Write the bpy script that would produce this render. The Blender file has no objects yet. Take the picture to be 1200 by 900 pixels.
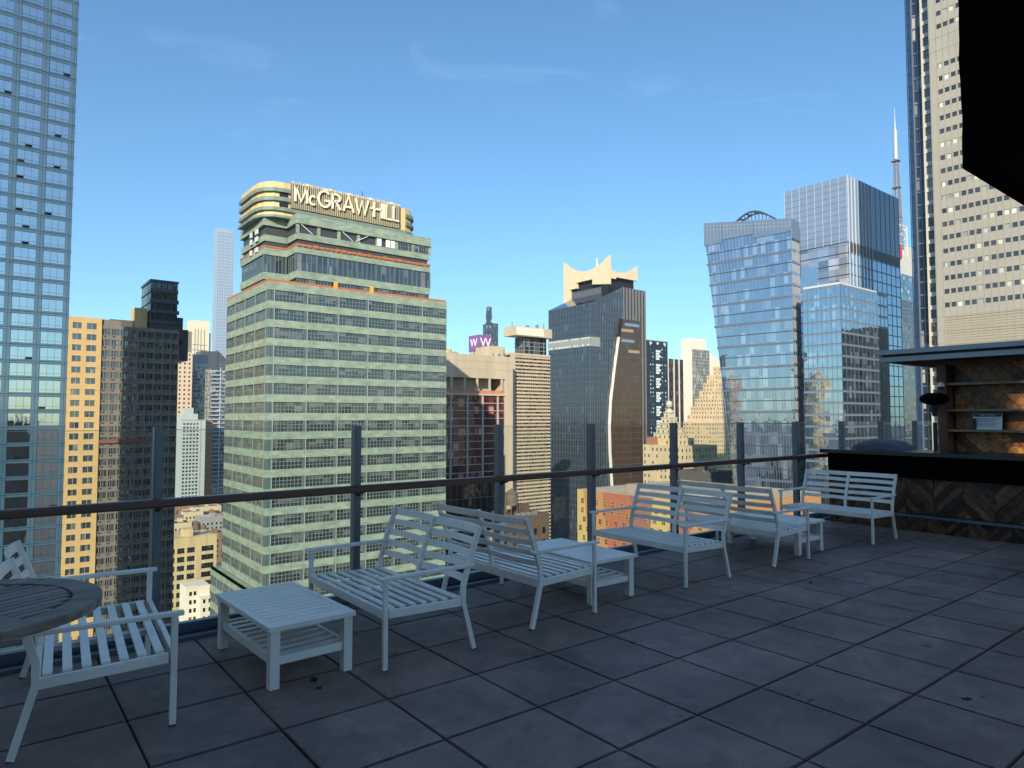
import bpy, math, random
from mathutils import Vector
random.seed(7)
SC = bpy.context.scene
COL = SC.collection
R_ = math.radians
GZ = -100.0                                   # street level below the terrace

# ---------------------------------------------------------------- camera model
FOC, PITCH, YAW, EYE = 791.4, .0481, .9049, 1.6155
RX, RY = math.sin(YAW), -math.cos(YAW)
FX, FY = math.cos(YAW), math.sin(YAW)
def bearing(px):
    a = (px - 600) / FOC
    return FX + a * RX, FY + a * RY
def at(px, d):                                 # plan position seen on bearing px at forward distance d
    bx, by = bearing(px)
    return d * bx, d * by
def on_y(px, y):                               # x where bearing px meets the plan line y
    bx, by = bearing(px)
    return y * bx / by
def on_x(px, x):
    bx, by = bearing(px)
    return x * by / bx
def zat(x, y, py):                             # height above plan point (x, y) seen on picture row py
    fw = x * FX + y * FY
    b = (450 - py) / FOC
    cp, sp = math.cos(PITCH), math.sin(PITCH)
    return EYE + fw * (b * cp + sp) / (cp - b * sp)

# ---------------------------------------------------------------- mesh builder
class MB:
    def __init__(s):
        s.v = []; s.f = []; s.m = []
    def poly(s, pts, m=0):
        n = len(s.v); s.v += [tuple(p) for p in pts]; s.f.append(tuple(range(n, n + len(pts)))); s.m.append(m)
    def hexa(s, p, m=0):                       # p: 8 points, bottom ring then top ring
        n = len(s.v); s.v += [tuple(q) for q in p]
        for f in ((0, 3, 2, 1), (4, 5, 6, 7), (0, 1, 5, 4), (1, 2, 6, 5), (2, 3, 7, 6), (3, 0, 4, 7)):
            s.f.append(tuple(n + i for i in f)); s.m.append(m)
    def box(s, x0, x1, y0, y1, z0, z1, m=0):
        s.hexa([(x0, y0, z0), (x1, y0, z0), (x1, y1, z0), (x0, y1, z0), (x0, y0, z1), (x1, y0, z1), (x1, y1, z1), (x0, y1, z1)], m)
    def prism(s, ring, z0, z1, m=0):           # plan ring, counter-clockwise
        n = len(ring)
        t = z1 if callable(z1) else (lambda x, y: z1)
        b = [(x, y, z0) for x, y in ring]; tt = [(x, y, t(x, y)) for x, y in ring]
        s.poly(b[::-1], m); s.poly(tt, m)
        for i in range(n):
            j = (i + 1) % n
            s.poly([b[i], b[j], tt[j], tt[i]], m)
    def bar(s, a, b, w, h, m=0, up=(0, 0, 1)):  # rectangular bar from a to b
        a = Vector(a); b = Vector(b); d = (b - a).normalized()
        u = Vector(up)
        if abs(d.dot(u)) > .98: u = Vector((0, 1, 0))
        sd = d.cross(u).normalized() * w / 2; uu = sd.cross(d).normalized() * h / 2
        s.hexa([a - sd - uu, a + sd - uu, b + sd - uu, b - sd - uu, a - sd + uu, a + sd + uu, b + sd + uu, b - sd + uu], m)
    def path(s, pts, w, h, m=0, up=(0, 1, 0)):  # mitred flat bar through pts; w along up, h in plane
        up = Vector(up); P = [Vector(p) for p in pts]; rings = []
        for i, p in enumerate(P):
            d = Vector((0, 0, 0))
            if i > 0: d += (p - P[i - 1]).normalized()
            if i < len(P) - 1: d += (P[i + 1] - p).normalized()
            d.normalize(); sd = d.cross(up).normalized() * h / 2; u2 = up * w / 2
            rings.append([p - sd - u2, p + sd - u2, p + sd + u2, p - sd + u2])
        for k in range(len(rings) - 1):
            a, b = rings[k], rings[k + 1]
            for i in range(4):
                j = (i + 1) % 4
                s.poly([a[i], a[j], b[j], b[i]], m)
        s.poly(rings[0][::-1], m); s.poly(rings[-1], m)
    def cyl(s, x, y, z0, z1, r0, r1=None, n=16, m=0):
        r1 = r0 if r1 is None else r1
        A = [(x + r0 * math.cos(2 * math.pi * i / n), y + r0 * math.sin(2 * math.pi * i / n), z0) for i in range(n)]
        B = [(x + r1 * math.cos(2 * math.pi * i / n), y + r1 * math.sin(2 * math.pi * i / n), z1) for i in range(n)]
        s.poly(A[::-1], m); s.poly(B, m)
        for i in range(n):
            j = (i + 1) % n
            s.poly([A[i], A[j], B[j], B[i]], m)
    def lathe(s, x, y, prof, n=24, m=0):
        rings = [[(x + r * math.cos(2 * math.pi * i / n), y + r * math.sin(2 * math.pi * i / n), z) for i in range(n)] for r, z in prof]
        for a, b in zip(rings, rings[1:]):
            for i in range(n):
                j = (i + 1) % n
                s.poly([a[i], a[j], b[j], b[i]], m)
    def build(s, name, mats, parent=None, loc=(0, 0, 0), bevel=0, kind=None, smooth=False):
        me = bpy.data.meshes.new(name); me.from_pydata(s.v, [], s.f); me.update()
        for mm in (mats if isinstance(mats, (list, tuple)) else [mats]): me.materials.append(mm)
        if any(s.m): me.polygons.foreach_set('material_index', s.m)
        if smooth: me.polygons.foreach_set('use_smooth', [True] * len(s.f))
        return link(name, me, parent, loc, bevel, kind)

def link(name, me, parent=None, loc=(0, 0, 0), bevel=0, kind=None):
    o = bpy.data.objects.new(name, me); COL.objects.link(o); o.location = loc
    if parent is not None: o.parent = parent
    if kind: o['kind'] = kind
    if bevel:
        b = o.modifiers.new('bevel', 'BEVEL'); b.width = bevel; b.segments = 2; b.limit_method = 'ANGLE'; b.angle_limit = R_(40)
    return o
def tag(o, label, cat, group=None):
    o['label'] = label; o['category'] = cat
    if group: o['group'] = group
    return o
def thing(name, label, cat, loc=(0, 0, 0), rz=0, group=None):
    o = bpy.data.objects.new(name, None); COL.objects.link(o); o.location = loc; o.rotation_euler = (0, 0, rz)
    o.empty_display_size = .2
    return tag(o, label, cat, group)
def copy_tree(o, loc, rz, label):
    def cp(s, par):
        c = s.copy(); COL.objects.link(c)
        if par is not None: c.parent = par
        for ch in s.children: cp(ch, c)
        return c
    r = cp(o, None); r.location = loc; r.rotation_euler = (0, 0, rz); r['label'] = label
    return r
def text_mesh(body, size, depth):
    cu = bpy.data.curves.new('lettering', 'FONT'); cu.body = body; cu.size = size; cu.extrude = depth
    cu.align_x = 'CENTER'; cu.align_y = 'CENTER'
    o = bpy.data.objects.new('lettering', cu); COL.objects.link(o)
    bpy.context.view_layer.update()
    me = bpy.data.meshes.new_from_object(o.evaluated_get(bpy.context.evaluated_depsgraph_get()))
    bpy.data.objects.remove(o); bpy.data.curves.remove(cu)
    return me

# ---------------------------------------------------------------- materials
def new_mat(name):
    m = bpy.data.materials.new(name); m.use_nodes = True
    nt = m.node_tree; b = nt.nodes['Principled BSDF']
    return m, nt, b
def N(nt, t, **kw):
    n = nt.nodes.new(t)
    for k, v in kw.items(): setattr(n, k, v)
    return n
def rgb(c): return (c[0], c[1], c[2], 1)
def lin(r, g, b):
    f = lambda c: (c / 255 / 12.92) if c / 255 <= .04045 else ((c / 255 + .055) / 1.055) ** 2.4
    return f(r), f(g), f(b)

def solid(name, col, rough=.7, var=.12, scale=.6, metal=0., spec=.5, streak=0., island=0., bump=0., bscale=40.):
    """plain painted / stone / metal surface with weathering noise in object space"""
    m, nt, b = new_mat(name); L = nt.links
    b.inputs['Roughness'].default_value = rough; b.inputs['Metallic'].default_value = metal
    b.inputs['Specular IOR Level'].default_value = spec
    tc = N(nt, 'ShaderNodeTexCoord')
    n1 = N(nt, 'ShaderNodeTexNoise'); n1.inputs['Scale'].default_value = scale; n1.inputs['Detail'].default_value = 8; n1.inputs['Roughness'].default_value = .65
    mp = N(nt, 'ShaderNodeMapping'); mp.inputs['Scale'].default_value = (1, 1, .12 if streak else 1)
    L.new(tc.outputs['Object'], mp.inputs[0]); L.new(mp.outputs[0], n1.inputs['Vector'])
    mr = N(nt, 'ShaderNodeMapRange'); mr.inputs['From Min'].default_value = .25; mr.inputs['From Max'].default_value = .75
    mr.inputs['To Min'].default_value = 1 - var - streak; mr.inputs['To Max'].default_value = 1 + var
    L.new(n1.outputs[0], mr.inputs['Value'])
    val = mr.outputs[0]
    if island:
        g = N(nt, 'ShaderNodeNewGeometry'); oi = N(nt, 'ShaderNodeObjectInfo')
        ad = N(nt, 'ShaderNodeMath', operation='ADD'); L.new(g.outputs['Random Per Island'], ad.inputs[0]); L.new(oi.outputs['Random'], ad.inputs[1])
        fr = N(nt, 'ShaderNodeMath', operation='FRACT'); L.new(ad.outputs[0], fr.inputs[0])
        m2 = N(nt, 'ShaderNodeMapRange'); m2.inputs['To Min'].default_value = 1 - island; m2.inputs['To Max'].default_value = 1 + island
        L.new(fr.outputs[0], m2.inputs['Value'])
        mu = N(nt, 'ShaderNodeMath', operation='MULTIPLY'); L.new(val, mu.inputs[0]); L.new(m2.outputs[0], mu.inputs[1]); val = mu.outputs[0]
    vm = N(nt, 'ShaderNodeVectorMath', operation='SCALE'); vm.inputs[0].default_value = col
    L.new(val, vm.inputs['Scale']); L.new(vm.outputs[0], b.inputs['Base Color'])
    if bump:
        n2 = N(nt, 'ShaderNodeTexNoise'); n2.inputs['Scale'].default_value = bscale; n2.inputs['Detail'].default_value = 6
        L.new(tc.outputs['Object'], n2.inputs['Vector'])
        bp = N(nt, 'ShaderNodeBump'); bp.inputs['Strength'].default_value = bump; bp.inputs['Distance'].default_value = .01
        L.new(n2.outputs[0], bp.inputs['Height']); L.new(bp.outputs[0], b.inputs['Normal'])
    return m

def glass(name, col=(.02, .025, .03), ior=2.2, tint=(1, 1, 1), cell=(1.5, 3.7), tilt=.02, wave=.004, blind=.25, blindcol=(.35, .33, .28), rough=.02, var=.5, drop=None):
    """opaque facade glazing: dark room behind, some blinds, a coated reflecting surface with panes a touch out of plane"""
    m, nt, b = new_mat(name); L = nt.links
    b.inputs['Roughness'].default_value = rough; b.inputs['IOR'].default_value = ior
    b.inputs['Specular Tint'].default_value = rgb(tint)
    g = N(nt, 'ShaderNodeNewGeometry'); oi = N(nt, 'ShaderNodeObjectInfo')
    sx = N(nt, 'ShaderNodeSeparateXYZ'); L.new(g.outputs['Position'], sx.inputs[0])
    ad = N(nt, 'ShaderNodeMath', operation='ADD'); L.new(sx.outputs[0], ad.inputs[0]); L.new(sx.outputs[1], ad.inputs[1])
    def fl(sock, w):
        d = N(nt, 'ShaderNodeMath', operation='DIVIDE'); L.new(sock, d.inputs[0]); d.inputs[1].default_value = w
        f = N(nt, 'ShaderNodeMath', operation='FLOOR'); L.new(d.outputs[0], f.inputs[0]); return f.outputs[0]
    cx = N(nt, 'ShaderNodeCombineXYZ'); L.new(fl(ad.outputs[0], cell[0]), cx.inputs[0]); L.new(fl(sx.outputs[2], cell[1]), cx.inputs[1])
    a2 = N(nt, 'ShaderNodeMath', operation='ADD'); L.new(oi.outputs['Random'], a2.inputs[0]); L.new(g.outputs['Random Per Island'], a2.inputs[1]); L.new(oi.outputs['Random'] if drop is not None else a2.outputs[0], cx.inputs[2])
    wn = N(nt, 'ShaderNodeTexWhiteNoise', noise_dimensions='3D'); L.new(cx.outputs[0], wn.inputs['Vector'])
    sc = N(nt, 'ShaderNodeSeparateColor'); L.new(wn.outputs['Color'], sc.inputs[0])
    gt = N(nt, 'ShaderNodeMath', operation='LESS_THAN'); L.new(sc.outputs[0], gt.inputs[0]); gt.inputs[1].default_value = blind
    fac = gt.outputs[0]
    if drop is not None:                         # drop = (head height of a storey's windows, window share of the storey)
        d1 = N(nt, 'ShaderNodeMath', operation='SUBTRACT'); L.new(sx.outputs[2], d1.inputs[0]); d1.inputs[1].default_value = drop[0]
        d2 = N(nt, 'ShaderNodeMath', operation='DIVIDE'); L.new(d1.outputs[0], d2.inputs[0]); d2.inputs[1].default_value = cell[1]
        d3 = N(nt, 'ShaderNodeMath', operation='FLOORED_MODULO'); L.new(d2.outputs[0], d3.inputs[0]); d3.inputs[1].default_value = 1
        d4 = N(nt, 'ShaderNodeMath', operation='MULTIPLY_ADD'); L.new(sc.outputs[2], d4.inputs[0]); d4.inputs[1].default_value = -drop[1]; d4.inputs[2].default_value = 1
        d5 = N(nt, 'ShaderNodeMath', operation='GREATER_THAN'); L.new(d3.outputs[0], d5.inputs[0]); L.new(d4.outputs[0], d5.inputs[1])
        d6 = N(nt, 'ShaderNodeMath', operation='MULTIPLY'); L.new(d5.outputs[0], d6.inputs[0]); L.new(gt.outputs[0], d6.inputs[1]); fac = d6.outputs[0]
    mx = N(nt, 'ShaderNodeMix', data_type='RGBA'); L.new(fac, mx.inputs['Factor'])
    mr = N(nt, 'ShaderNodeMapRange'); mr.inputs['To Min'].default_value = 1 - var; mr.inputs['To Max'].default_value = 1 + var; L.new(sc.outputs[1], mr.inputs['Value'])
    vs = N(nt, 'ShaderNodeVectorMath', operation='SCALE'); vs.inputs[0].default_value = col; L.new(mr.outputs[0], vs.inputs['Scale'])
    vb = N(nt, 'ShaderNodeVectorMath', operation='SCALE'); vb.inputs[0].default_value = blindcol; L.new(mr.outputs[0], vb.inputs['Scale'])
    L.new(vs.outputs[0], mx.inputs['A']); L.new(vb.outputs[0], mx.inputs['B']); L.new(mx.outputs['Result'], b.inputs['Base Color'])
    # tilted panes + slight waviness
    s1 = N(nt, 'ShaderNodeVectorMath', operation='SUBTRACT'); L.new(wn.outputs['Color'], s1.inputs[0]); s1.inputs[1].default_value = (.5, .5, .5)
    s2 = N(nt, 'ShaderNodeVectorMath', operation='SCALE'); L.new(s1.outputs[0], s2.inputs[0]); s2.inputs['Scale'].default_value = tilt
    nz = N(nt, 'ShaderNodeTexNoise'); nz.inputs['Scale'].default_value = .35; nz.inputs['Detail'].default_value = 2; L.new(g.outputs['Position'], nz.inputs['Vector'])
    s3 = N(nt, 'ShaderNodeVectorMath', operation='SUBTRACT'); L.new(nz.outputs['Color'], s3.inputs[0]); s3.inputs[1].default_value = (.5, .5, .5)
    s4 = N(nt, 'ShaderNodeVectorMath', operation='SCALE'); L.new(s3.outputs[0], s4.inputs[0]); s4.inputs['Scale'].default_value = wave * 6
    a = N(nt, 'ShaderNodeVectorMath', operation='ADD'); L.new(s2.outputs[0], a.inputs[0]); L.new(s4.outputs[0], a.inputs[1])
    a3 = N(nt, 'ShaderNodeVectorMath', operation='ADD'); L.new(a.outputs[0], a3.inputs[0]); L.new(g.outputs['Normal'], a3.inputs[1])
    nn = N(nt, 'ShaderNodeVectorMath', operation='NORMALIZE'); L.new(a3.outputs[0], nn.inputs[0]); L.new(nn.outputs[0], b.inputs['Normal'])
    return m

def brick(name, c1, c2, mortar, sc=1.0, bw=.9, bh=.3, patch=None):
    m, nt, b = new_mat(name); L = nt.links
    b.inputs['Roughness'].default_value = .75
    g = N(nt, 'ShaderNodeTexCoord'); sx = N(nt, 'ShaderNodeSeparateXYZ'); L.new(g.outputs['Object'], sx.inputs[0])
    ad = N(nt, 'ShaderNodeMath', operation='ADD'); L.new(sx.outputs[0], ad.inputs[0]); L.new(sx.outputs[1], ad.inputs[1])
    cx = N(nt, 'ShaderNodeCombineXYZ'); L.new(ad.outputs[0], cx.inputs[0]); L.new(sx.outputs[2], cx.inputs[1])
    br = N(nt, 'ShaderNodeTexBrick'); L.new(cx.outputs[0], br.inputs['Vector'])
    br.inputs['Color1'].default_value = rgb(c1); br.inputs['Color2'].default_value = rgb(c2); br.inputs['Mortar'].default_value = rgb(mortar)
    br.inputs['Scale'].default_value = sc; br.inputs['Brick Width'].default_value = bw; br.inputs['Row Height'].default_value = bh; br.inputs['Mortar Size'].default_value = .015
    n1 = N(nt, 'ShaderNodeTexNoise'); n1.inputs['Scale'].default_value = .5; n1.inputs['Detail'].default_value = 8; L.new(g.outputs['Object'], n1.inputs['Vector'])
    mr = N(nt, 'ShaderNodeMapRange'); mr.inputs['From Min'].default_value = .3; mr.inputs['From Max'].default_value = .7; mr.inputs['To Min'].default_value = .78; mr.inputs['To Max'].default_value = 1.15
    L.new(n1.outputs[0], mr.inputs['Value'])
    vm = N(nt, 'ShaderNodeVectorMath', operation='SCALE'); L.new(br.outputs[0], vm.inputs[0]); L.new(mr.outputs[0], vm.inputs['Scale'])
    if patch:                                    # replaced and bleached blocks
        n2 = N(nt, 'ShaderNodeTexNoise'); n2.inputs['Scale'].default_value = .55; n2.inputs['Detail'].default_value = 7; n2.inputs['Roughness'].default_value = .75
        mp = N(nt, 'ShaderNodeMapping'); mp.inputs['Scale'].default_value = (.5, .5, 2.2); L.new(g.outputs['Object'], mp.inputs[0]); L.new(mp.outputs[0], n2.inputs['Vector'])
        m2 = N(nt, 'ShaderNodeMapRange'); m2.inputs['From Min'].default_value = .50; m2.inputs['From Max'].default_value = .66; m2.inputs['To Max'].default_value = .75; L.new(n2.outputs[0], m2.inputs['Value'])
        mx = N(nt, 'ShaderNodeMix', data_type='RGBA'); L.new(m2.outputs[0], mx.inputs['Factor']); mx.inputs['A'].default_value = (0, 0, 0, 1); mx.inputs['B'].default_value = rgb(patch)
        L.new(vm.outputs[0], mx.inputs['A']); L.new(mx.outputs['Result'], b.inputs['Base Color'])
    else:
        L.new(vm.outputs[0], b.inputs['Base Color'])
    return m

def deck_glass(name):
    m, nt, b = new_mat(name); L = nt.links
    out = nt.nodes['Material Output']; nt.nodes.remove(b)
    tr = N(nt, 'ShaderNodeBsdfTransparent'); tr.inputs[0].default_value = (.93, .955, .945, 1)
    gl = N(nt, 'ShaderNodeBsdfGlossy'); gl.inputs['Roughness'].default_value = .01
    fr = N(nt, 'ShaderNodeFresnel'); fr.inputs[0].default_value = 1.35
    ge = N(nt, 'ShaderNodeNewGeometry'); iv = N(nt, 'ShaderNodeMath', operation='SUBTRACT'); iv.inputs[0].default_value = 1; L.new(ge.outputs['Backfacing'], iv.inputs[1])
    fm = N(nt, 'ShaderNodeMath', operation='MULTIPLY'); L.new(fr.outputs[0], fm.inputs[0]); L.new(iv.outputs[0], fm.inputs[1])
    mx = N(nt, 'ShaderNodeMixShader'); L.new(fm.outputs[0], mx.inputs[0]); L.new(tr.outputs[0], mx.inputs[1]); L.new(gl.outputs[0], mx.inputs[2])
    L.new(mx.outputs[0], out.inputs[0])
    return m

M = {}
M['white'] = solid('white_powder_coat', (.86, .79, .72), .38, .11, 5, bump=.05, bscale=90)
M['rail'] = solid('brown_handrail', (.10, .042, .03), .3, .15, 6)
M['post'] = solid('slate_aluminium', (.13, .145, .165), .38, .08, 4, metal=.3)
M['alum'] = solid('channel_aluminium', (.12, .16, .2), .35, .12, 3, metal=.5)
M['deckglass'] = deck_glass('clear_railing_glass')
M['gedge'] = solid('polished_glass_edge', (.30, .36, .34), .2, .1, spec=.8)
M['dark'] = solid('near_black', (.012, .012, .013), .6, .1)
M['black'] = solid('black_fabric', (.0015, .0015, .0016), .9, .1, spec=.05)

# ---------------------------------------------------------------- terrace: paving, edge, railing
TILE, GX0, GY0 = .61, 3.10, 2.32               # grid node seen near the bottom middle of the view
def paver_mat():
    m, nt, b = new_mat('concrete_paver'); L = nt.links
    b.inputs['Roughness'].default_value = .62
    tc = N(nt, 'ShaderNodeTexCoord'); g = N(nt, 'ShaderNodeNewGeometry')
    def noise(sc, det, lo, hi, a, c, dist=0):
        n = N(nt, 'ShaderNodeTexNoise'); n.inputs['Scale'].default_value = sc; n.inputs['Detail'].default_value = det; n.inputs['Roughness'].default_value = .6; n.inputs['Distortion'].default_value = dist
        L.new(tc.outputs['Object'], n.inputs['Vector'])
        r = N(nt, 'ShaderNodeMapRange'); r.inputs['From Min'].default_value = lo; r.inputs['From Max'].default_value = hi; r.inputs['To Min'].default_value = a; r.inputs['To Max'].default_value = c
        L.new(n.outputs[0], r.inputs['Value']); return r.outputs[0], n
    def mul(a, c):
        q = N(nt, 'ShaderNodeMath', operation='MULTIPLY'); L.new(a, q.inputs[0]); L.new(c, q.inputs[1]); return q.outputs[0]
    a, _ = noise(.8, 9, .32, .68, .62, 1.22, .6)
    c, _ = noise(6, 9, .3, .7, .78, 1.16, .3)
    s, _ = noise(190, 4, .35, .65, .68, 1.3)
    k, _ = noise(3.1, 4, .705, .73, 1, .28)      # small dark spills
    w, _ = noise(1.9, 3, .47, .53, 1.0, .86, 1.6)  # tide marks of dried puddles
    k2, _ = noise(34, 2, .74, .78, 1, 1.9)       # pale grit
    r = N(nt, 'ShaderNodeMapRange'); r.inputs['To Min'].default_value = .84; r.inputs['To Max'].default_value = 1.14; L.new(g.outputs['Random Per Island'], r.inputs['Value'])
    v = mul(mul(mul(mul(a, c), mul(s, k)), mul(w, k2)), r.outputs[0])
    vm = N(nt, 'ShaderNodeVectorMath', operation='SCALE'); vm.inputs[0].default_value = (.248, .166, .136); L.new(v, vm.inputs['Scale']); L.new(vm.outputs[0], b.inputs['Base Color'])
    _, n2 = noise(120, 6, 0, 1, 0, 1)
    bp = N(nt, 'ShaderNodeBump'); bp.inputs['Strength'].default_value = .25; bp.inputs['Distance'].default_value = .004; L.new(n2.outputs[0], bp.inputs['Height']); L.new(bp.outputs[0], b.inputs['Normal'])
    return m
pv = MB(); rnd = random.Random(3)
for i in range(-8, 18):
    for j in range(-12, 5):
        x0, y0 = GX0 + i * TILE, GY0 + j * TILE
        if x0 > 13.4: continue
        gx = .0045 + .002 * rnd.random(); gy = .0055 + .0025 * rnd.random(); dz = rnd.uniform(-.0012, .0012); tl = rnd.uniform(-.0008, .0008)
        y1 = y0 + TILE - gy
        if j == 4: y1 = 5.34
        x0_, x1_, y0_ = x0 + gx, x0 + TILE - gx, y0 + gy
        c = .004
        pv.hexa([(x0_, y0_, -.05), (x1_, y0_, -.05), (x1_, y1, -.05), (x0_, y1, -.05), (x0_, y0_, dz - c), (x1_, y0_, dz - c + tl), (x1_, y1, dz - c + tl), (x0_, y1, dz - c)])
        pv.poly([(x0_ + c, y0_ + c, dz), (x1_ - c, y0_ + c, dz + tl), (x1_ - c, y1 - c, dz + tl), (x0_ + c, y1 - c, dz)])
pv.build('terrace_floor', paver_mat(), kind='structure')
mb = MB(); mb.box(-8, 15, -6, 5.7, -.4, -.055)
mb.build('terrace_slab', solid('wet_membrane', (.02, .02, .022), .5), kind='structure')

RAILY = 5.50
rl = thing('glass_railing', 'glass panel railing with slate posts and brown handrail along the terrace edge', 'railing', (0, RAILY, 0))
XP = [-.41 + 1.475 * k for k in range(13)]
XP[1] = 1.03; XP[2] = 2.60; XP[3] = 4.17
mb = MB(); mb.bar((-4, -.095, .988), (12.6, -.095, 1.003), .072, .062)
mb.build('handrail', M['rail'], rl, bevel=.014)
for k, x in enumerate(XP):
    if x < -2: continue
    mb = MB(); mb.box(x - .030, x + .030, -.02, .07, -.1, 1.535)
    mb.box(x - .04, x + .04, -.028, .092, 0, .012)
    p = mb.build('post', M['post'], rl, bevel=.006)
    mb = MB(); mb.bar((x, -.02, .94), (x, -.085, .955), .03, .012); mb.box(x - .02, x + .02, -.105, -.075, .952, .97)
    mb.cyl(x, -.03, .925, .955, .012, n=10)
    mb.build('rail_bracket', M['dark'], p)
    if k + 1 < len(XP):
        mb = MB(); mb.box(x + .05, XP[k + 1] - .05, .028, .040, .075, 1.515)
        gp = mb.build('glass_panel', M['deckglass'], rl)
        mb = MB(); mb.box(x + .05, XP[k + 1] - .05, .0285, .0395, 1.5155, 1.519); mb.build('glass_edge', M['gedge'], gp)
mb = MB()
mb.box(-4, 17, -.155, -.125, -.05, .03); mb.box(-4, 17, -.125, -.03, -.05, .012); mb.box(-4, 17, .005, .068, -.05, .085); mb.box(-4, 17, .1, .2, -.05, .045)
mb.build('base_channel', M['alum'], rl, bevel=.004)

# ---------------------------------------------------------------- white slatted love seats and low tables
def backx(z):                                   # rear post line in profile
    P = [(0, .70), (.33, .61), (.44, .612), (.60, .66), (.84, .752)]
    for (za, xa), (zb, xb) in zip(P, P[1:]):
        if z <= zb: return xa + (xb - xa) * (z - za) / (zb - za)
    return P[-1][1]
def make_loveseat():
    t = thing('love_seat', 'x', 'love seat', group='white slatted love seats along the railing')
    W = 1.27; w = M['white']; X0 = -.37; Y0 = -W / 2     # origin at the middle of the footprint, open side to -x
    P = lambda x, y, z: (x + X0, y + Y0, z)
    mb = MB()
    mb.box(X0 + .0, X0 + .028, Y0 + .036, Y0 + W - .036, .326, .385)
    mb.box(X0 + .59, X0 + .62, Y0 + .045, Y0 + W - .045, .30, .365)
    for y in (.012, W - .044): mb.bar(P(.04, y + .016, .352), P(.605, y + .016, .336), .026, .052)
    mb.bar(P(.04, W / 2, .335), P(.585, W / 2, .322), .03, .03)
    for k in range(7):
        x = .078 + k * .081
        mb.box(X0 + x - .021, X0 + x + .021, Y0 + .05, Y0 + W - .05, .372 - .022 * x, .388 - .022 * x)
    mb.build('seat', w, t, bevel=.003)
    mb = MB()
    for k in range(5):                           # bowed back slats in two bays
        z = .815 - k * .082; h = .054 if k == 0 else .045
        for ya, yb in ((.044, W / 2 - .018), (W / 2 + .018, W - .044)):
            n = 8; pts = []
            for i in range(n + 1):
                s = i / n; pts.append((backx(z) + .006 + .030 * math.sin(math.pi * s), ya + (yb - ya) * s))
            for (xa, y0), (xb, y1) in zip(pts, pts[1:]):
                lean = .2 * h
                mb.hexa([P(xa - .007, y0, z - h / 2), P(xa + .007, y0, z - h / 2), P(xb + .007, y1, z - h / 2), P(xb - .007, y1, z - h / 2),
                         P(xa - .007 + lean, y0, z + h / 2), P(xa + .007 + lean, y0, z + h / 2), P(xb + .007 + lean, y1, z + h / 2), P(xb - .007 + lean, y1, z + h / 2)])
    mb.path([P(backx(z), W / 2, z) for z in (.33, .44, .60, .842)], .03, .03)
    mb.build('backrest', w, t)
    for y in (.022, W - .022):
        mb = MB(); mb.box(X0 - .002, X0 + .031, Y0 + y - .013, Y0 + y + .013, .006, .566)
        l = mb.build('leg', w, t, bevel=.004)
        mb = MB(); mb.box(X0 - .001, X0 + .030, Y0 + y - .012, Y0 + y + .012, 0, .006); mb.build('foot_cap', M['dark'], l)
        mb = MB(); mb.path([P(backx(z), y, z) for z in (.006, .20, .33, .44, .60, .842)], .027, .034)
        l = mb.build('leg', w, t, bevel=.004)
        mb = MB(); mb.box(X0 + .683, X0 + .716, Y0 + y - .013, Y0 + y + .013, 0, .008); mb.build('foot_cap', M['dark'], l)
        mb = MB(); mb.bar(P(-.03, y, .577), P(.70, y, .579), .044, .024)
        mb.build('armrest', w, t, bevel=.005)
    return t
seat_spots = [  # front-leg x, opens to +x?, near y, turn, label
    (.90, 1, 3.95, -4.5, 'white love seat beside the round wooden table, showing only its seat and arms'),
    (2.047, 0, 3.91, 0.0, 'white love seat facing the low table beside it, its slatted back against another seat'),
    (4.015, 1, 3.98, 1.2, 'white love seat with its back turned to the low table nearest the camera'),
    (5.26, 0, 4.03, -.6, 'white love seat in front of the orange and yellow checked facade, seat side in view'),
    (7.44, 1, 3.99, -1.5, 'white love seat turned towards the bar with its back to the other seats'),
    (8.86, 0, 3.93, .8, 'white love seat standing close in front of the herringbone bar'),
]
proto = make_loveseat()
for i, (fx, flip, ny, rz, lab) in enumerate(seat_spots):
    loc = ((fx - .37) if flip else (fx + .37), ny + .635, 0); r = R_(rz) + (math.pi if flip else 0)
    if i == 0: proto.location = loc; proto.rotation_euler = (0, 0, r); proto['label'] = lab
    else: copy_tree(proto, loc, r, lab)

def make_table():
    t = thing('low_table', 'x', 'low table', group='white slatted low tables')
    w = M['white']; A, B, H = .56, 1.02, .372
    mb = MB()
    a, b = A / 2, B / 2
    mb.box(-a, a, -b, -b + .055, H - .03, H); mb.box(-a, a, b - .055, b, H - .03, H)
    mb.box(-a, -a + .04, -b + .055, b - .055, H - .03, H); mb.box(a - .04, a, -b + .055, b - .055, H - .03, H)
    n = 12; p = (B - .11) / n
    for k in range(n):
        y = -b + .055 + k * p
        mb.box(-a + .04, a - .04, y + .004, y + p - .004, H - .016, H - .002)
    mb.build('tabletop', w, t, bevel=.002)
    for sx in (-1, 1):
        for sy in (-1, 1):
            x, y = sx * (a - .045), sy * (b - .045)
            mb = MB(); mb.box(x - .03, x + .03, y - .03, y + .03, 0, H - .03); mb.build('leg', w, t, bevel=.004)
    mb = MB()
    for sx in (-1, 1): mb.box(sx * (a - .045) - .014, sx * (a - .045) + .014, -b + .075, b - .075, .135, .185)
    for sy in (-1, 1): mb.box(-a + .075, a - .075, sy * (b - .045) - .014, sy * (b - .045) + .014, .135, .185)
    for k in range(9):
        y = -b + .12 + k * (B - .24) / 8
        mb.box(-a + .06, a - .06, y - .026, y + .026, .167, .18)
    mb.build('lower_shelf', w, t, bevel=.002)
    return t
tb = make_table()
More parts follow.
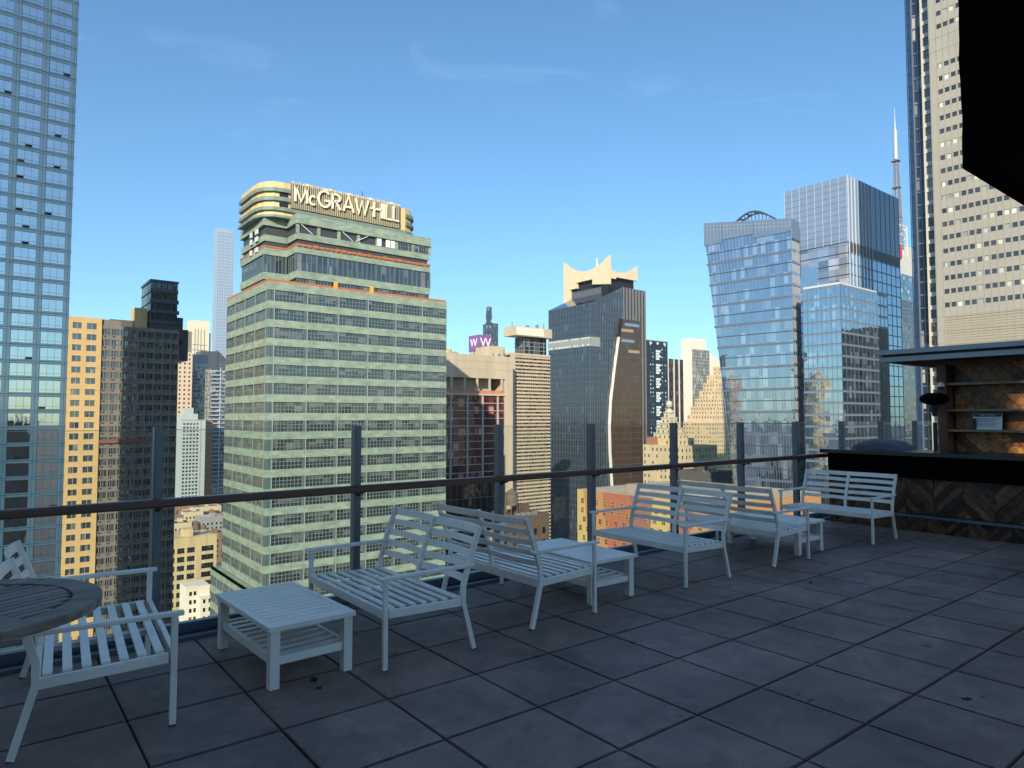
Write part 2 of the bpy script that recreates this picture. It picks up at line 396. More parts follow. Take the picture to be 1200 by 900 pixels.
for i, (x, y, rz, lab) in enumerate([(1.63, 4.57, 2, 'white low table nearest the camera, beside the rail post'),
                                     (4.43, 4.68, -1, 'white low table between two love seats before the checked facade'),
                                     (7.80, 4.66, -2, 'white low table farthest from the camera, near the bar')]):
    if i == 0: tb.location = (x, y, 0); tb.rotation_euler = (0, 0, R_(rz)); tb['label'] = lab
    else: copy_tree(tb, (x, y, 0), R_(rz), lab)

def scrap(px, py, size, label, seed):            # dead leaves blown onto the paving
    r = random.Random(seed)
    a = (px - 600) / FOC; bb = (450 - py) / FOC; cp, sp_ = math.cos(PITCH), math.sin(PITCH)
    fw, up = cp - bb * sp_, sp_ + bb * cp; t = -EYE / up
    x, y = t * (RX * a + FX * fw), t * (RY * a + FY * fw)
    m = MB(); n = 9; ring = [(size * r.uniform(.55, 1) * math.cos(6.283 * i / n), .55 * size * r.uniform(.55, 1) * math.sin(6.283 * i / n)) for i in range(n)]
    z = [r.uniform(.002, .010) for _ in range(n)]
    for i in range(n):
        j = (i + 1) % n
        m.poly([(0, 0, .004), (ring[i][0], ring[i][1], z[i]), (ring[j][0], ring[j][1], z[j])])
        m.poly([(0, 0, .0025), (ring[j][0], ring[j][1], z[j] - .0015), (ring[i][0], ring[i][1], z[i] - .0015)])
        m.poly([(ring[i][0], ring[i][1], z[i] - .0015), (ring[j][0], ring[j][1], z[j] - .0015), (ring[j][0], ring[j][1], z[j]), (ring[i][0], ring[i][1], z[i])])
    o = m.build('dead_leaf', M['leaf'], loc=(x, y, .001)); o.rotation_euler = (0, 0, r.uniform(0, 6)); tag(o, label, 'leaf')
M['leaf'] = solid('dead_leaf_brown', (.028, .02, .014), .8, .3, 30)
scrap(368, 797, .05, 'larger dark dead leaf on the paver in front of the nearest low table', 1)
scrap(374, 807, .028, 'small dark dead leaf just below the larger one by the nearest low table', 2)
scrap(950, 683, .035, 'dark dead leaf on open paving in front of the seats near the bar', 4)
scrap(1133, 820, .03, 'dark dead leaf on the pavers at lower right of the terrace', 5)

# round wooden table at the left edge
def wood(name, c1, c2, rough=.6, island=.35, axis=(1, 14, 14), sc=3.0):
    m, nt, b = new_mat(name); L = nt.links
    b.inputs['Roughness'].default_value = rough
    tc = N(nt, 'ShaderNodeTexCoord'); mp = N(nt, 'ShaderNodeMapping'); mp.inputs['Scale'].default_value = axis; L.new(tc.outputs['Object'], mp.inputs[0])
    n1 = N(nt, 'ShaderNodeTexNoise'); n1.inputs['Scale'].default_value = sc; n1.inputs['Detail'].default_value = 9; n1.inputs['Distortion'].default_value = .8; L.new(mp.outputs[0], n1.inputs['Vector'])
    mr = N(nt, 'ShaderNodeMapRange'); mr.inputs['From Min'].default_value = .3; mr.inputs['From Max'].default_value = .7; L.new(n1.outputs[0], mr.inputs['Value'])
    g = N(nt, 'ShaderNodeNewGeometry')
    mx = N(nt, 'ShaderNodeMix', data_type='RGBA'); mx.inputs['A'].default_value = rgb(c1); mx.inputs['B'].default_value = rgb(c2); L.new(mr.outputs[0], mx.inputs['Factor'])
    m2 = N(nt, 'ShaderNodeMapRange'); m2.inputs['To Min'].default_value = 1 - island; m2.inputs['To Max'].default_value = 1 + island; L.new(g.outputs['Random Per Island'], m2.inputs['Value'])
    vm = N(nt, 'ShaderNodeVectorMath', operation='SCALE'); L.new(mx.outputs['Result'], vm.inputs[0]); L.new(m2.outputs[0], vm.inputs['Scale']); L.new(vm.outputs[0], b.inputs['Base Color'])
    bp = N(nt, 'ShaderNodeBump'); bp.inputs['Strength'].default_value = .2; bp.inputs['Distance'].default_value = .003; L.new(n1.outputs[0], bp.inputs['Height']); L.new(bp.outputs[0], b.inputs['Normal'])
    return m
tw = wood('weathered_teak', (.16, .115, .085), (.29, .235, .20), .7, .2)
rt = thing('round_table', 'weathered round wooden table with slatted top at the terrace edge', 'table', (-.065, 3.445, 0), R_(27))
mb = MB(); r0, r1, zt = .50, .395, .868; n = 72
for i in range(n):
    a0, a1 = 2 * math.pi * i / n, 2 * math.pi * (i + 1) / n
    q = lambda r, a, z: (r * math.cos(a), r * math.sin(a), z)
    mb.hexa([q(r1, a0, zt - .036), q(r0, a0, zt - .036), q(r0, a1, zt - .036), q(r1, a1, zt - .036), q(r1, a0, zt), q(r0, a0, zt), q(r0, a1, zt), q(r1, a1, zt)])
mb.box(-.035, .035, -r1 + .004, r1 - .004, zt - .03, zt - .0025); 
for sx in (-1, 1): mb.box(min(sx * .035, sx * (r1 - .004)), max(sx * .035, sx * (r1 - .004)), -.035, .035, zt - .03, zt - .0025)
rim = mb.build('table_rim', tw, rt)
mb = MB()
for sx in (-1, 1):
    for sy in (-1, 1):
        k = 0
        while True:
            y = .046 + k * .053; k += 1
            if y > r1 - .03: break
            xm = math.sqrt(max(0, r1 ** 2 - (y + .042) ** 2)) - .004
            if xm < .06: break
            x0, x1 = sorted((sx * .041, sx * xm)); y0, y1 = sorted((sy * y, sy * (y + .042)))
            mb.box(x0, x1, y0, y1, zt - .026, zt - .004)
mb.build('top_slats', tw, rt, bevel=.002)
mb = MB(); mb.cyl(0, 0, .03, zt - .03, .045); mb.lathe(0, 0, [(.27, 0), (.27, .02), (.06, .045), (.045, .05)]); mb.box(-.3, .3, -.03, .03, zt - .07, zt - .031); mb.box(-.03, .03, -.3, .3, zt - .075, zt - .034)
mb.build('pedestal', tw, rt)

# ---------------------------------------------------------------- bar
def clip(poly, x0, x1, y0, y1):
    def cut(p, f, ins):
        o = []
        for i in range(len(p)):
            a, b = p[i - 1], p[i]
            if ins(a) != ins(b): o.append(f(a, b))
            if ins(b): o.append(b)
        return o
    for ax, v, s in ((0, x0, 1), (0, x1, -1), (1, y0, 1), (1, y1, -1)):
        if not poly: break
        def f(a, b, ax=ax, v=v):
            t = (v - a[ax]) / (b[ax] - a[ax]); return (a[0] + t * (b[0] - a[0]), a[1] + t * (b[1] - a[1]))
        poly = cut(poly, f, lambda p, ax=ax, v=v, s=s: s * (p[ax] - v) > 1e-9)
    return poly
def herringbone(mb, x, y0, y1, z0, z1, sw=.62, pw=.105, th=.02, seed=1):
    r = random.Random(seed); c = 0; ya = y0 - sw
    while ya < y1 + sw:                          # chevron columns of diagonal boards, pointing up and down by turns
        up = 1 if c % 2 == 0 else -1
        k = z0 - 2 * sw
        while k < z1 + 2 * sw:
            step = pw * 1.414; g = .006
            za, zb = (k, k + up * sw)
            poly = [(ya + .003, za), (ya + sw - .003, zb), (ya + sw - .003, zb + step - g), (ya + .003, za + step - g)]
            pc = clip(poly, max(y0, ya), min(y1, ya + sw), z0, z1) if min(y1, ya + sw) > max(y0, ya) else []
            if len(pc) > 2:
                d = th + r.uniform(-.006, .006)
                a = [(x, p[0], p[1]) for p in pc]; b = [(x - d, p[0], p[1]) for p in pc]; nn = len(pc)
                mb.poly(b[::-1]); 
                for i in range(nn): mb.poly([a[i], a[(i + 1) % nn], b[(i + 1) % nn], b[i]])
            k += step
        ya += sw; c += 1
pine = wood('reclaimed_boards', (.02, .010, .005), (.16, .07, .026), .55, .85, (6, 3, 3), 4)
pine2 = wood('shelf_wall_boards', (.035, .012, .004), (.48, .20, .05), .5, .7, (6, 3, 3), 4)
bar = thing('outdoor_bar', 'dark bar counter faced with herringbone reclaimed boards', 'bar counter', (10.42, 0, 0))
mb = MB(); mb.box(.02, .62, -1.6, 5.28, 0, 1.05); mb.build('counter_body', M['black'], bar)
mb = MB(); herringbone(mb, .02, -1.6, 5.26, .245, .74, sw=.36, pw=.085, seed=5); mb.build('herringbone_front', pine, bar)
mb = MB(); herringbone(mb, .018, -1.6, 5.26, .0, .20, sw=.25, pw=.06, seed=9); mb.build('kick_board', pine, bar)
mb = MB(); mb.box(-.16, .72, -1.65, 5.33, 1.055, 1.115); mb.build('countertop', solid('black_stone_top', (.008, .009, .010), .25, .2, 5), bar, bevel=.006)
mb = MB(); mb.box(-.06, .0, -1.6, 5.25, .745, 1.05); mb.build('shade_apron', M['black'], bar)  # black band painted in for the shade under the countertop overhang
mb = MB(); mb.bar((-.085, -1.6, .225), (-.085, 4.3, .225), .05, .035)
for y in (-1.2, 0, 1.2, 2.4, 3.6, 4.25): mb.bar((-.085, y, .225), (.0, y, .225), .03, .02)
mb.build('foot_rail', M['alum'], bar)

bk = thing('bar_shelving', 'timber back shelf with herringbone lining behind the bar', 'shelf', (12.2, 0, 0))
mb = MB(); mb.box(.0, .08, -1.6, 4.22, 0, 2.44); mb.build('back_wall', M['dark'], bk)
mb = MB(); herringbone(mb, 0, -1.6, 4.1, .6, 2.44, sw=.95, pw=.14, seed=21); mb.build('herringbone_lining', pine2, bk)
mb = MB(); mb.box(-.30, -.0, 4.12, 4.25, 0, 2.44); mb.build('side_post', solid('brown_timber_post', (.16, .07, .04), .6, .3, 2, streak=.1), bk, bevel=.004)
for z in (2.125, 1.715, 1.40, 1.0):
    mb = MB(); mb.box(-.27, -.028, -1.6, 4.118, z - .02, z + .016); mb.build('shelf', solid('shelf_board', (.20, .15, .10), .5, .3, 4), bk)
rf = thing('bar_roof', 'flat grey metal roof over the back bar', 'roof', (11.4, 0, 0))
fasc = solid('grey_fascia_metal', (.26, .29, .33), .4, .1, 3, metal=.2)
mb = MB(); mb.box(.06, 2.2, -1.7, 4.84, 2.50, 2.56); mb.build('soffit', M['black'], rf)
mb = MB(); mb.box(.0, .05, -1.7, 4.88, 2.485, 2.565); mb.box(.05, 2.2, 4.845, 4.88, 2.485, 2.565); mb.build('fascia', fasc, rf, bevel=.004)
mb = MB(); mb.box(-.05, .03, -1.7, 4.93, 2.60, 2.675); mb.box(.03, 2.25, -1.7, 4.93, 2.61, 2.66); mb.build('roof_edge', fasc, rf, bevel=.004)
mb = MB(); mb.box(.02, .045, -1.7, 4.86, 2.566, 2.599); mb.build('shadow_gap', M['dark'], rf)
mb = MB()
for yy in (-1.6, 4.17): mb.box(1.9, 2.0, yy - .05, yy + .05, 0, 2.5)
mb.build('roof_post', M['dark'], rf)

sg = thing('notice_sign', 'white printed notice card standing on the bar shelf', 'sign', (12.02, 3.62, 1.417))
mb = MB(); mb.hexa([(-.01, -.19, 0), (.0, -.19, 0), (.0, .19, 0), (-.01, .19, 0), (.03, -.19, .25), (.04, -.19, .25), (.04, .19, .25), (.03, .19, .25)])
mb.build('board', solid('sign_card', (.62, .63, .62), .5, .05), sg)
mb = MB(); mb.hexa([(.0205, -.183, .195), (.0225, -.183, .195), (.0225, .183, .195), (.0205, .183, .195), (.0285, -.183, .244), (.0305, -.183, .244), (.0305, .183, .244), (.0285, .183, .244)])
for k in range(6):
    z = .16 - k * .022; xx = z * .16 - .0115
    mb.box(xx, xx + .004, -.15 + .03 * (k % 3), .15, z, z + .006)
mb.build('printed_band', solid('sign_blue', (.02, .05, .16), .5, .05), sg)
tx = link('sign_text', text_mesh('NOTICE', .052, .0012), sg, (.0225, 0, .219)); tx.data.materials.append(solid('sign_letters', (.7, .7, .7), .5, .05)); tx.rotation_euler = (R_(90 - 9), 0, R_(-90))
mb = MB(); mb.box(-.03, -.018, .14, .19, 0, .17); mb.build('stand', M['dark'], sg)

cm = thing('security_camera', 'small white dome security camera on the bar post', 'camera', (11.89, 4.185, 2.10))
mb = MB(); mb.lathe(0, 0, [(0, .04), (.045, .036), (.055, .012), (.055, -.008), (.045, -.02)], 20); mb.build('housing', M['white'], cm, smooth=False)
mb = MB(); mb.lathe(0, 0, [(.04, -.02), (.036, -.04), (.02, -.052), (0, -.056)], 20); mb.build('dome', M['dark'], cm)
mb = MB(); mb.box(-.025, .015, -.025, .025, .035, .055); mb.build('bracket', M['white'], cm)

ph = thing('patio_heater', 'black mushroom patio heater standing behind the bar', 'patio heater', (11.65, 4.2, 0))
mb = MB(); mb.lathe(0, 0, [(0, 1.985), (.10, 1.978), (.17, 1.95), (.20, 1.91), (.20, 1.875), (.17, 1.83), (.09, 1.80), (0, 1.795)], 28); mb.build('reflector', M['black'], ph)
mb = MB(); mb.cyl(0, 0, 1.70, 1.80, .045, .065); mb.cyl(0, 0, 1.62, 1.70, .035, .045); mb.build('burner', M['dark'], ph)
mb = MB(); mb.cyl(0, 0, .75, 1.52, .03); mb.build('pole', M['dark'], ph)
mb = MB(); mb.cyl(0, 0, .02, .75, .20, .17, 20); mb.cyl(0, 0, 0, .02, .24, n=20); mb.build('tank_base', M['dark'], ph)

bq = MB()                                        # draped cover: a rounded hump
pr = [(-.40, 0), (-.36, .06), (-.27, .125), (-.10, .155), (.10, .155), (.25, .125), (.35, .07), (.40, 0)]
ys = [(-.22, .55), (-.19, .85), (-.10, 1.0), (.10, 1.0), (.19, .85), (.22, .55)]
for (ya, sa), (yb, sb) in zip(ys, ys[1:]):
    for (xa, za), (xb, zb) in zip(pr, pr[1:]):
        bq.poly([(ya, xa, za * sa), (yb, xa, za * sb), (yb, xb, zb * sb), (ya, xb, zb * sa)])
for ya, sa in (ys[0], ys[-1]): bq.poly([(ya, x, z * sa) for x, z in pr])
o = bq.build('grill_cover', solid('grey_cover_cloth', (.10, .105, .13), .7, .3, 6, bump=.5, bscale=9), loc=(10.82, 4.62, 1.116))
tag(o, 'grey cloth covered grill hump on the bar counter', 'grill cover')

cn = thing('black_canopy', 'black canopy box overhanging the terrace near the bar', 'canopy', (5.18, 1.65, 0))
mb = MB(); n = 14
ring = [(0, -1.9)] + [(1.6, -1.9)] + [(1.6, 0)] + [(0, 0)]
mb.box(.03, 1.6, -1.9, -.03, 3.32, 5.2)
mb.build('frame', M['black'], cn)
mb = MB()
def wav(s): return .012 * math.sin(s * 9) + .006 * math.sin(s * 23)
for k in range(26):                              # slack fabric valance on the two open sides
    za, zb = 3.29 + k * .075, 3.29 + (k + 1) * .075
    mb.hexa([(wav(za), -1.9, za), (.03, -1.9, za), (.03, 0, za), (wav(za), 0, za), (wav(zb), -1.9, zb), (.03, -1.9, zb), (.03, 0, zb), (wav(zb), 0, zb)])
mb.box(.03, 1.6, -.03, 0, 3.29, 5.24)
mb.build('fabric_valance', M['black'], cn)
mb = MB(); mb.bar((.8, -1.0, 5.25), (-7.8, -1.0, 5.25), .1, .1); mb.build('support_arm', M['dark'], cn)

# the hotel the terrace belongs to: unseen wall behind the camera added to shade the terrace, storeys below
ht = thing('hotel_tower', 'brown hotel building that carries the terrace', 'hotel', (-2.5, 4.0, GZ))
hw = brick('hotel_brick', (.20, .15, .11), (.15, .11, .085), (.16, .14, .12), 1, .5, .15)
mb = MB(); mb.box(-14, 0, -14.8, 0, 0, 116); mb.box(-14, 0, -50, -14.8, 0, 105.9); mb.build('upper_wall', hw, ht)  # step in the unseen wall shaped to let sun onto the shelf lining
mb = MB(); mb.box(0, 17.2, -40, 1.68, 0, 99.6); mb.build('lower_wall', hw, ht)

# ---------------------------------------------------------------- city: building kit
WMESH = {}
def window_mesh(side, w, h, nx, nz, fw, gm, fm):
    key = (side, round(w, 2), round(h, 2), nx, nz, fw, gm.name, fm.name)
    if key in WMESH: return WMESH[key]
    mb = MB()
    def fb(s0, s1, d0, d1, z0, z1, m):           # s along the face, d outward
        if side == 'S': mb.box(s0, s1, -d1, -d0, z0, z1, m)
        else: mb.box(-d1, -d0, s0, s1, z0, z1, m)
    cw, ch = w / nx, h / nz
    for i in range(nx):
        for j in range(nz):
            s0, s1 = -w / 2 + i * cw + .01, -w / 2 + (i + 1) * cw - .01; z0, z1 = -h / 2 + j * ch + .01, -h / 2 + (j + 1) * ch - .01
            fb(s0, s1, 0, .03, z0, z1, 0)
    for i in range(nx + 1):
        s = -w / 2 + i * cw; fb(max(-w / 2, s - fw / 2), min(w / 2, s + fw / 2), 0, .075, -h / 2, h / 2, 1)
    for j in range(nz + 1):
        z = -h / 2 + j * ch; fb(-w / 2, w / 2, 0, .07, max(-h / 2, z - fw / 2), min(h / 2, z + fw / 2), 1)
    me = bpy.data.meshes.new('window'); me.from_pydata(mb.v, [], mb.f); me.materials.append(gm); me.materials.append(fm)
    me.polygons.foreach_set('material_index', mb.m); me.update()
    WMESH[key] = me
    return me
class Bldg:
    def __init__(s, name, label, cat, x, y, Lx, Ly, rz=0, group=None):
        s.e = thing(name, label, cat, (x, y, GZ), rz, group); s.x, s.y, s.Lx, s.Ly = x, y, Lx, Ly; s.wins = []
    def part(s, mb, name, mats, parent=None, kind=None, bevel=0):
        if parent is not None: return mb.build(name, mats, parent, bevel=bevel, kind=kind)
        return mb.build(name, mats, s.e, (0, 0, -GZ), bevel=bevel, kind=kind)
    def fb(s, mb, side, s0, s1, d0, d1, z0, z1, m=0, off=0):   # box on a face; off = how far the face stands back
        if side == 'S': mb.box(s0, s1, off - d1, off - d0, z0, z1, m)
        else: mb.box(off - d1, off - d0, s0, s1, z0, z1, m)
    def win(s, side, sc, zc, w, h, nx, nz, gm, fm, fw=.08, d=-.22, off=0):
        s.wins.append((side, sc, zc, w, h, nx, nz, gm, fm, fw, off - d))
    def flush(s, limit=100, name='window', zmin=-60):
        def key(q):
            return (q[2] < zmin, abs(q[2] - 5) if False else -q[2])
        s.wins.sort(key=key)
        rest = {}
        for i, (side, sc, zc, w, h, nx, nz, gm, fm, fw, dd) in enumerate(s.wins):
            me = window_mesh(side, w, h, nx, nz, fw, gm, fm)
            loc = (sc, dd, zc) if side == 'S' else (dd, sc, zc)
            if i < limit:
                o = link(name, me, s.e, (loc[0], loc[1], loc[2] - GZ))
            else:
                rest.setdefault((gm.name, fm.name), []).append((me, loc))
        allm = MB(); mats = []
        for (g, f), lst in rest.items():
            b = len(mats); mats += [bpy.data.materials[g], bpy.data.materials[f]]
            for me, loc in lst:
                n = len(allm.v)
                allm.v += [(v.co.x + loc[0], v.co.y + loc[1], v.co.z + loc[2]) for v in me.vertices]
                for p in me.polygons:
                    allm.f.append(tuple(n + k for k in p.vertices)); allm.m.append(b + p.material_index)
        if allm.v: s.part(allm, name, mats, kind='stuff')
        s.wins = []
    def core(s, z0, z1, mat, inset=.4, name='core'):
        mb = MB(); mb.box(inset, s.Lx - inset, inset, s.Ly - inset, z0, z1 - .3); return s.part(mb, name, mat)
def levels(top, pitch, zmin):
    z = top; o = []
    while z - pitch > zmin: o.append(z); z -= pitch
    return o
def corner(px, d): return at(px, d)
def extent(x, y, px_r, px_l):
    return (on_y(px_r, y) - x if px_r else None), (on_x(px_l, x) - y if px_l else None)

dkframe = solid('dark_mullion', (.05, .055, .06), .4, .1)
ltframe = solid('pale_mullion', (.42, .43, .42), .4, .1)
greyframe = solid('grey_mullion', (.2, .22, .23), .4, .1)
g_dark = glass('dark_glazing', (.012, .014, .016), 1.7, blind=.1, blindcol=(.10, .095, .085))
g_mid = glass('blue_grey_glazing', (.03, .04, .045), 2.1, blind=.16, blindcol=(.13, .125, .115), tilt=.02)
roofm = solid('roof_gravel', (.22, .20, .18), .9, .3, .3)
roofd = solid('roof_dark', (.06, .06, .06), .9, .3, .3)

# --- glass apartment tower at the left edge (its south face)
LX, LY = -15.0, 151.0
x1 = on_y(79, LY)
b = Bldg('glass_tower', 'pale blue glass apartment tower rising out of frame beside the tan block', 'tower', LX, LY, x1 - LX, 25)
panel = solid('spandrel_panel', (.40, .50, .52), .10, .08, .15, spec=1.0)
g_left = glass('sky_glazing', (.03, .04, .05), 6.5, tint=(.95, .98, 1), cell=(1.43, 3.02), tilt=.012, wave=.002, blind=.0)
mb = MB(); mb.box(.2, b.Lx - .2, .2, b.Ly, -100, 124); b.part(mb, 'wall', panel)
mb = MB(); fl = 3.02
for k in range(74):                              # floor-line joints and panel joints
    z = 123.5 - k * fl
    if z < -99: break
    b.fb(mb, 'S', 0, b.Lx, -.21, -.12, z - .05, z + .02); b.fb(mb, 'S', 0, b.Lx, -.21, -.14, z - .46, z - .42)
bay = 4.42; xr = b.Lx - 1.15
for k in range(9):
    e = xr - k * bay
    for s in (e + .55, e - 3.3 - .03): b.fb(mb, 'S', s - .02, s + .02, -.21, -.16, -99, 123.6)
b.fb(mb, 'S', b.Lx - .25, b.Lx - .2, -.21, -.1, -99, 124)
b.part(mb, 'panel_joints', dkframe)
for k in range(74):
    z = 123.5 - k * fl
    if z < -75: break
    for q in range(9):
        e = xr - q * bay
        if e - 3.3 < 0: continue
        b.win('S', e - 1.65, z - .48 - 1.14, 3.3, 2.26, 3, 1, g_left, dkframe, .035, d=-.185)
r2 = random.Random(11)
b.wins = [w for w in b.wins if w[2] < 92]
b.flush(100)
mb = MB()                                        # opening lights: lower transoms, a few hinged open
for k in range(74):
    z = 123.5 - k * fl
    if z > 92 or z < -60: continue
    for q in range(4):
        e = xr - q * bay
        if e - 3.3 < 0: continue
        b.fb(mb, 'S', e - 3.25, e - .05, -.19, -.125, z - 2.24, z - 2.20)
b.part(mb, 'transom', dkframe)
for k in range(74):
    z = 123.5 - k * fl
    if z > 92 or z < -60: continue
    for q in range(4):
        if r2.random() < .16:
            c = r2.choice((0, 1, 1, 2)); e = xr - q * bay - c * 1.1
            zz = z - 2.70
            y0 = .13
            mb = MB(); mb.hexa([(e - 1.05, y0 - .30, zz), (e - .05, y0 - .30, zz), (e - .05, y0 - .26, zz), (e - 1.05, y0 - .26, zz), (e - 1.05, y0 + .02, zz + .38), (e - .05, y0 + .02, zz + .38), (e - .05, y0 + .06, zz + .38), (e - 1.05, y0 + .06, zz + .38)])
            b.part(mb, 'open_vent', g_dark)

# --- tan brick block with a shaded grey-brown half and glazed top
TY = 220.0
tx0, tx1 = on_y(50, TY), on_y(208, TY)
b = Bldg('apartment_block', 'tan brick apartment block, its yellow bay sunlit and the rest in shade', 'apartment building', tx0, TY, tx1 - tx0, 24)
X = lambda px: on_y(px, TY) - tx0
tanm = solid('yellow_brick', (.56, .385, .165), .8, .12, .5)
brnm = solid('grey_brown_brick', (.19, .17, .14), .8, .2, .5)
ztop = zat(on_y(100, TY), TY, 372)
xs = X(117)
mb = MB(); mb.box(.3, xs - .1, .35, 24, -100, ztop - .4); b.part(mb, 'core', dkframe)
mb = MB(); wy = MB(); P = 3.06
wlist = [(X(82.5), X(93.3)), (X(99.3), X(111))]
zr = ztop - 1.55
rows = levels(zr, P, -62)
edges = [-.0, wlist[0][0], wlist[0][1], wlist[1][0], wlist[1][1], xs]
b.fb(mb, 'S', 0, xs, -.4, 0, zr, ztop)
for i, z in enumerate(rows):
    b.fb(mb, 'S', 0, xs, -.4, 0, z - P, z - 1.72)
    b.fb(mb, 'S', -.01, xs + .01, -.3, .05, z - P - .02, z - P + .14, 1)
    for (w0, w1) in wlist: b.win('S', (w0 + w1) / 2, z - .86, w1 - w0 - .05, 1.68, 2, 1, g_mid, ltframe, .09)
    for s0, s1 in ((0, wlist[0][0]), (wlist[0][1], wlist[1][0]), (wlist[1][1], xs)): b.fb(mb, 'S', s0, s1, -.4, -.003, z - 1.72, z)
b.fb(mb, 'S', 0, xs, -.4, 0, -100, rows[-1] - P)
mb.box(0, xs, .4, 24, ztop - .4, ztop)
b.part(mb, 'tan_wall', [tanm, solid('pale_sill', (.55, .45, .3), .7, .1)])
# shaded half: ribbon windows between spandrels
zt2 = zat(on_y(150, TY), TY, 383)
mb = MB(); mb.box(xs + .1, b.Lx - .1, .8, 24, -100, zt2 - .4); b.part(mb, 'core', dkframe)
mb = MB()
z2 = zt2 - 1.0; rows = levels(z2, P, -62)
b.fb(mb, 'S', xs, b.Lx, -.8, -.3, z2, zt2)
bayw = (b.Lx - xs) / 9
for i, z in enumerate(rows):
    b.fb(mb, 'S', xs, b.Lx, -.8, -.3, z - P, z - 1.78)
    for k in range(9):
        s = xs + k * bayw
        b.fb(mb, 'S', s - .0, s + .32, -.8, -.32, z - 1.78, z)
        b.win('S', s + .32 + (bayw - .32) * .25, z - .89, (bayw - .32) * .46, 1.7, 2, 1, g_dark, ltframe, .07, d=-.5)
        b.win('S', s + .32 + (bayw - .32) * .76, z - .89, (bayw - .32) * .40, 1.7, 1, 1, g_mid, ltframe, .07, d=-.5)
        b.fb(mb, 'S', s + .5, s + 1.15, -.31, -.22, z - 2.35, z - 1.95, 1)
b.fb(mb, 'S', b.Lx - .3, b.Lx, -.8, -.31, -99, z2)
mb.box(xs, b.Lx, .8, 24, zt2 - .4, zt2 - .1)
b.fb(mb, 'S', xs, X(140), -.9, -.5, zt2, zt2 + 1.6)
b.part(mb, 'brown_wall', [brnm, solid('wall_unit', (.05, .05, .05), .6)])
mb = MB(); zb = zat(on_y(150, TY), TY, 516)
b.fb(mb, 'S', xs - .1, X(172), -.3, .25, zb - .7, zb + .3); b.part(mb, 'red_ledge', solid('red_brick_ledge', (.22, .09, .06), .8))
# glazed upper tower of the block
xa, xb = X(173), X(206)
zt3 = zat(on_y(175, TY), TY, 327)
blk = solid('dark_cladding', (.045, .05, .06), .35, .15, .4)
mb = MB(); ya = on_x(162, tx0 + xa) - TY
mb.box(xa + .3, xb - .3, .4, ya, zt2 - 3, zt3 - .5); 
mb.box(xb - .3, xb + 1.6, .6, 12, zt2 - 3, zat(on_y(208, TY), TY, 372)); mb.box(xb + 1.6, xb + 3.2, .8, 12, zt2 - 9, zat(on_y(212, TY), TY, 386))
b.part(mb, 'upper_wall', blk)
mb = MB()
rows = levels(zt3 - .6, 3.1, zt2 - 1)
b.fb(mb, 'S', xa - .1, xb + .1, -.4, .1, zt3 - .6, zt3)
b.fb(mb, 'W', .1, ya, -.3, .1, zt3 - .6, zt3, off=xa)
for i, z in enumerate(rows):
    o = .18 * i
    b.fb(mb, 'S', xa - .05, xb + o, -.4, .08, z - 3.1, z - 2.0)
    b.fb(mb, 'W', .1, ya, -.3, .05, z - 3.1, z - 2.85, off=xa)
    for k in range(5):
        s = xa + (k + .5) * (xb - xa) / 5
        b.win('S', s, z - 1.0, (xb - xa) / 5 - .25, 1.9, 3, 1, g_dark, dkframe, .08, d=-.3)
    for k in range(4): b.win('W', ya * (k + .5) / 4, z - 1.4, ya / 4 - .2, 2.7, 2, 1, g_mid, greyframe, .08, d=-.25, off=xa)
b.part(mb, 'upper_band', blk)
mb = MB(); mb.box(xa - 3.5, xa - .3, 2, 9, zt2 - .2, zat(on_y(165, TY), TY, 360)); b.part(mb, 'bulkhead', tanm)
mb = MB(); mb.box(X(128), X(160), 3, 12, zt2 - .2, zt2 + 2.2); b.part(mb, 'roof_room', solid('roof_room_wall', (.12, .10, .08), .8, .2))
b.flush(100)

def clutter(b, x0, x1, y0, y1, z, seed, n=9):
    r = random.Random(seed)
    for k in range(n):
        m = MB(); x, y = r.uniform(x0, x1), r.uniform(y0, y1); q = r.random()
        if q < .5: a, c, h = r.uniform(.6, 1.8), r.uniform(.6, 1.8), r.uniform(.7, 2.0); m.box(x, x + a, y, y + c, z, z + h); b.part(m, 'roof_unit', greyframe)
        elif q < .8: m.cyl(x, y, z, z + r.uniform(1.2, 3.2), .12, n=8); b.part(m, 'vent_pipe', dkframe)
        else: m.cyl(x, y, z, z + r.uniform(3, 5.5), .06, .03, 6); b.part(m, 'aerial', greyframe)

# --- green terracotta tower with the roof sign
GXc, GYc = corner(312.5, 133)
G = Bldg('green_office_tower', 'stepped green terracotta office tower carrying the big cream roof sign', 'office tower', GXc, GYc, 41.8, 29)
terra = brick('green_terracotta', (.27, .345, .27), (.20, .27, .215), (.17, .225, .18), 1, 1.3, .42, patch=(.36, .37, .25))
terra2 = solid('green_pier', (.085, .12, .122), .5, .2, .6)
palep = solid('pale_green_pier', (.30, .37, .31), .5, .12, .8)
cream = solid('cream_terracotta', (.64, .48, .24), .6, .12, .6, streak=.1)
orange = solid('orange_netting', (.42, .13, .05), .7, .25, 1.5)
sashf = solid('sash_frame', (.13, .17, .165), .5, .12)
g_mh = glass('green_tower_glazing', (.016, .020, .022), 2.05, cell=(1.55, 3.73), tilt=.03, wave=.005, blind=.45, blindcol=(.10, .105, .092), drop=(26.9, .6), var=.35)
ZT = 28.6; PF = 3.73
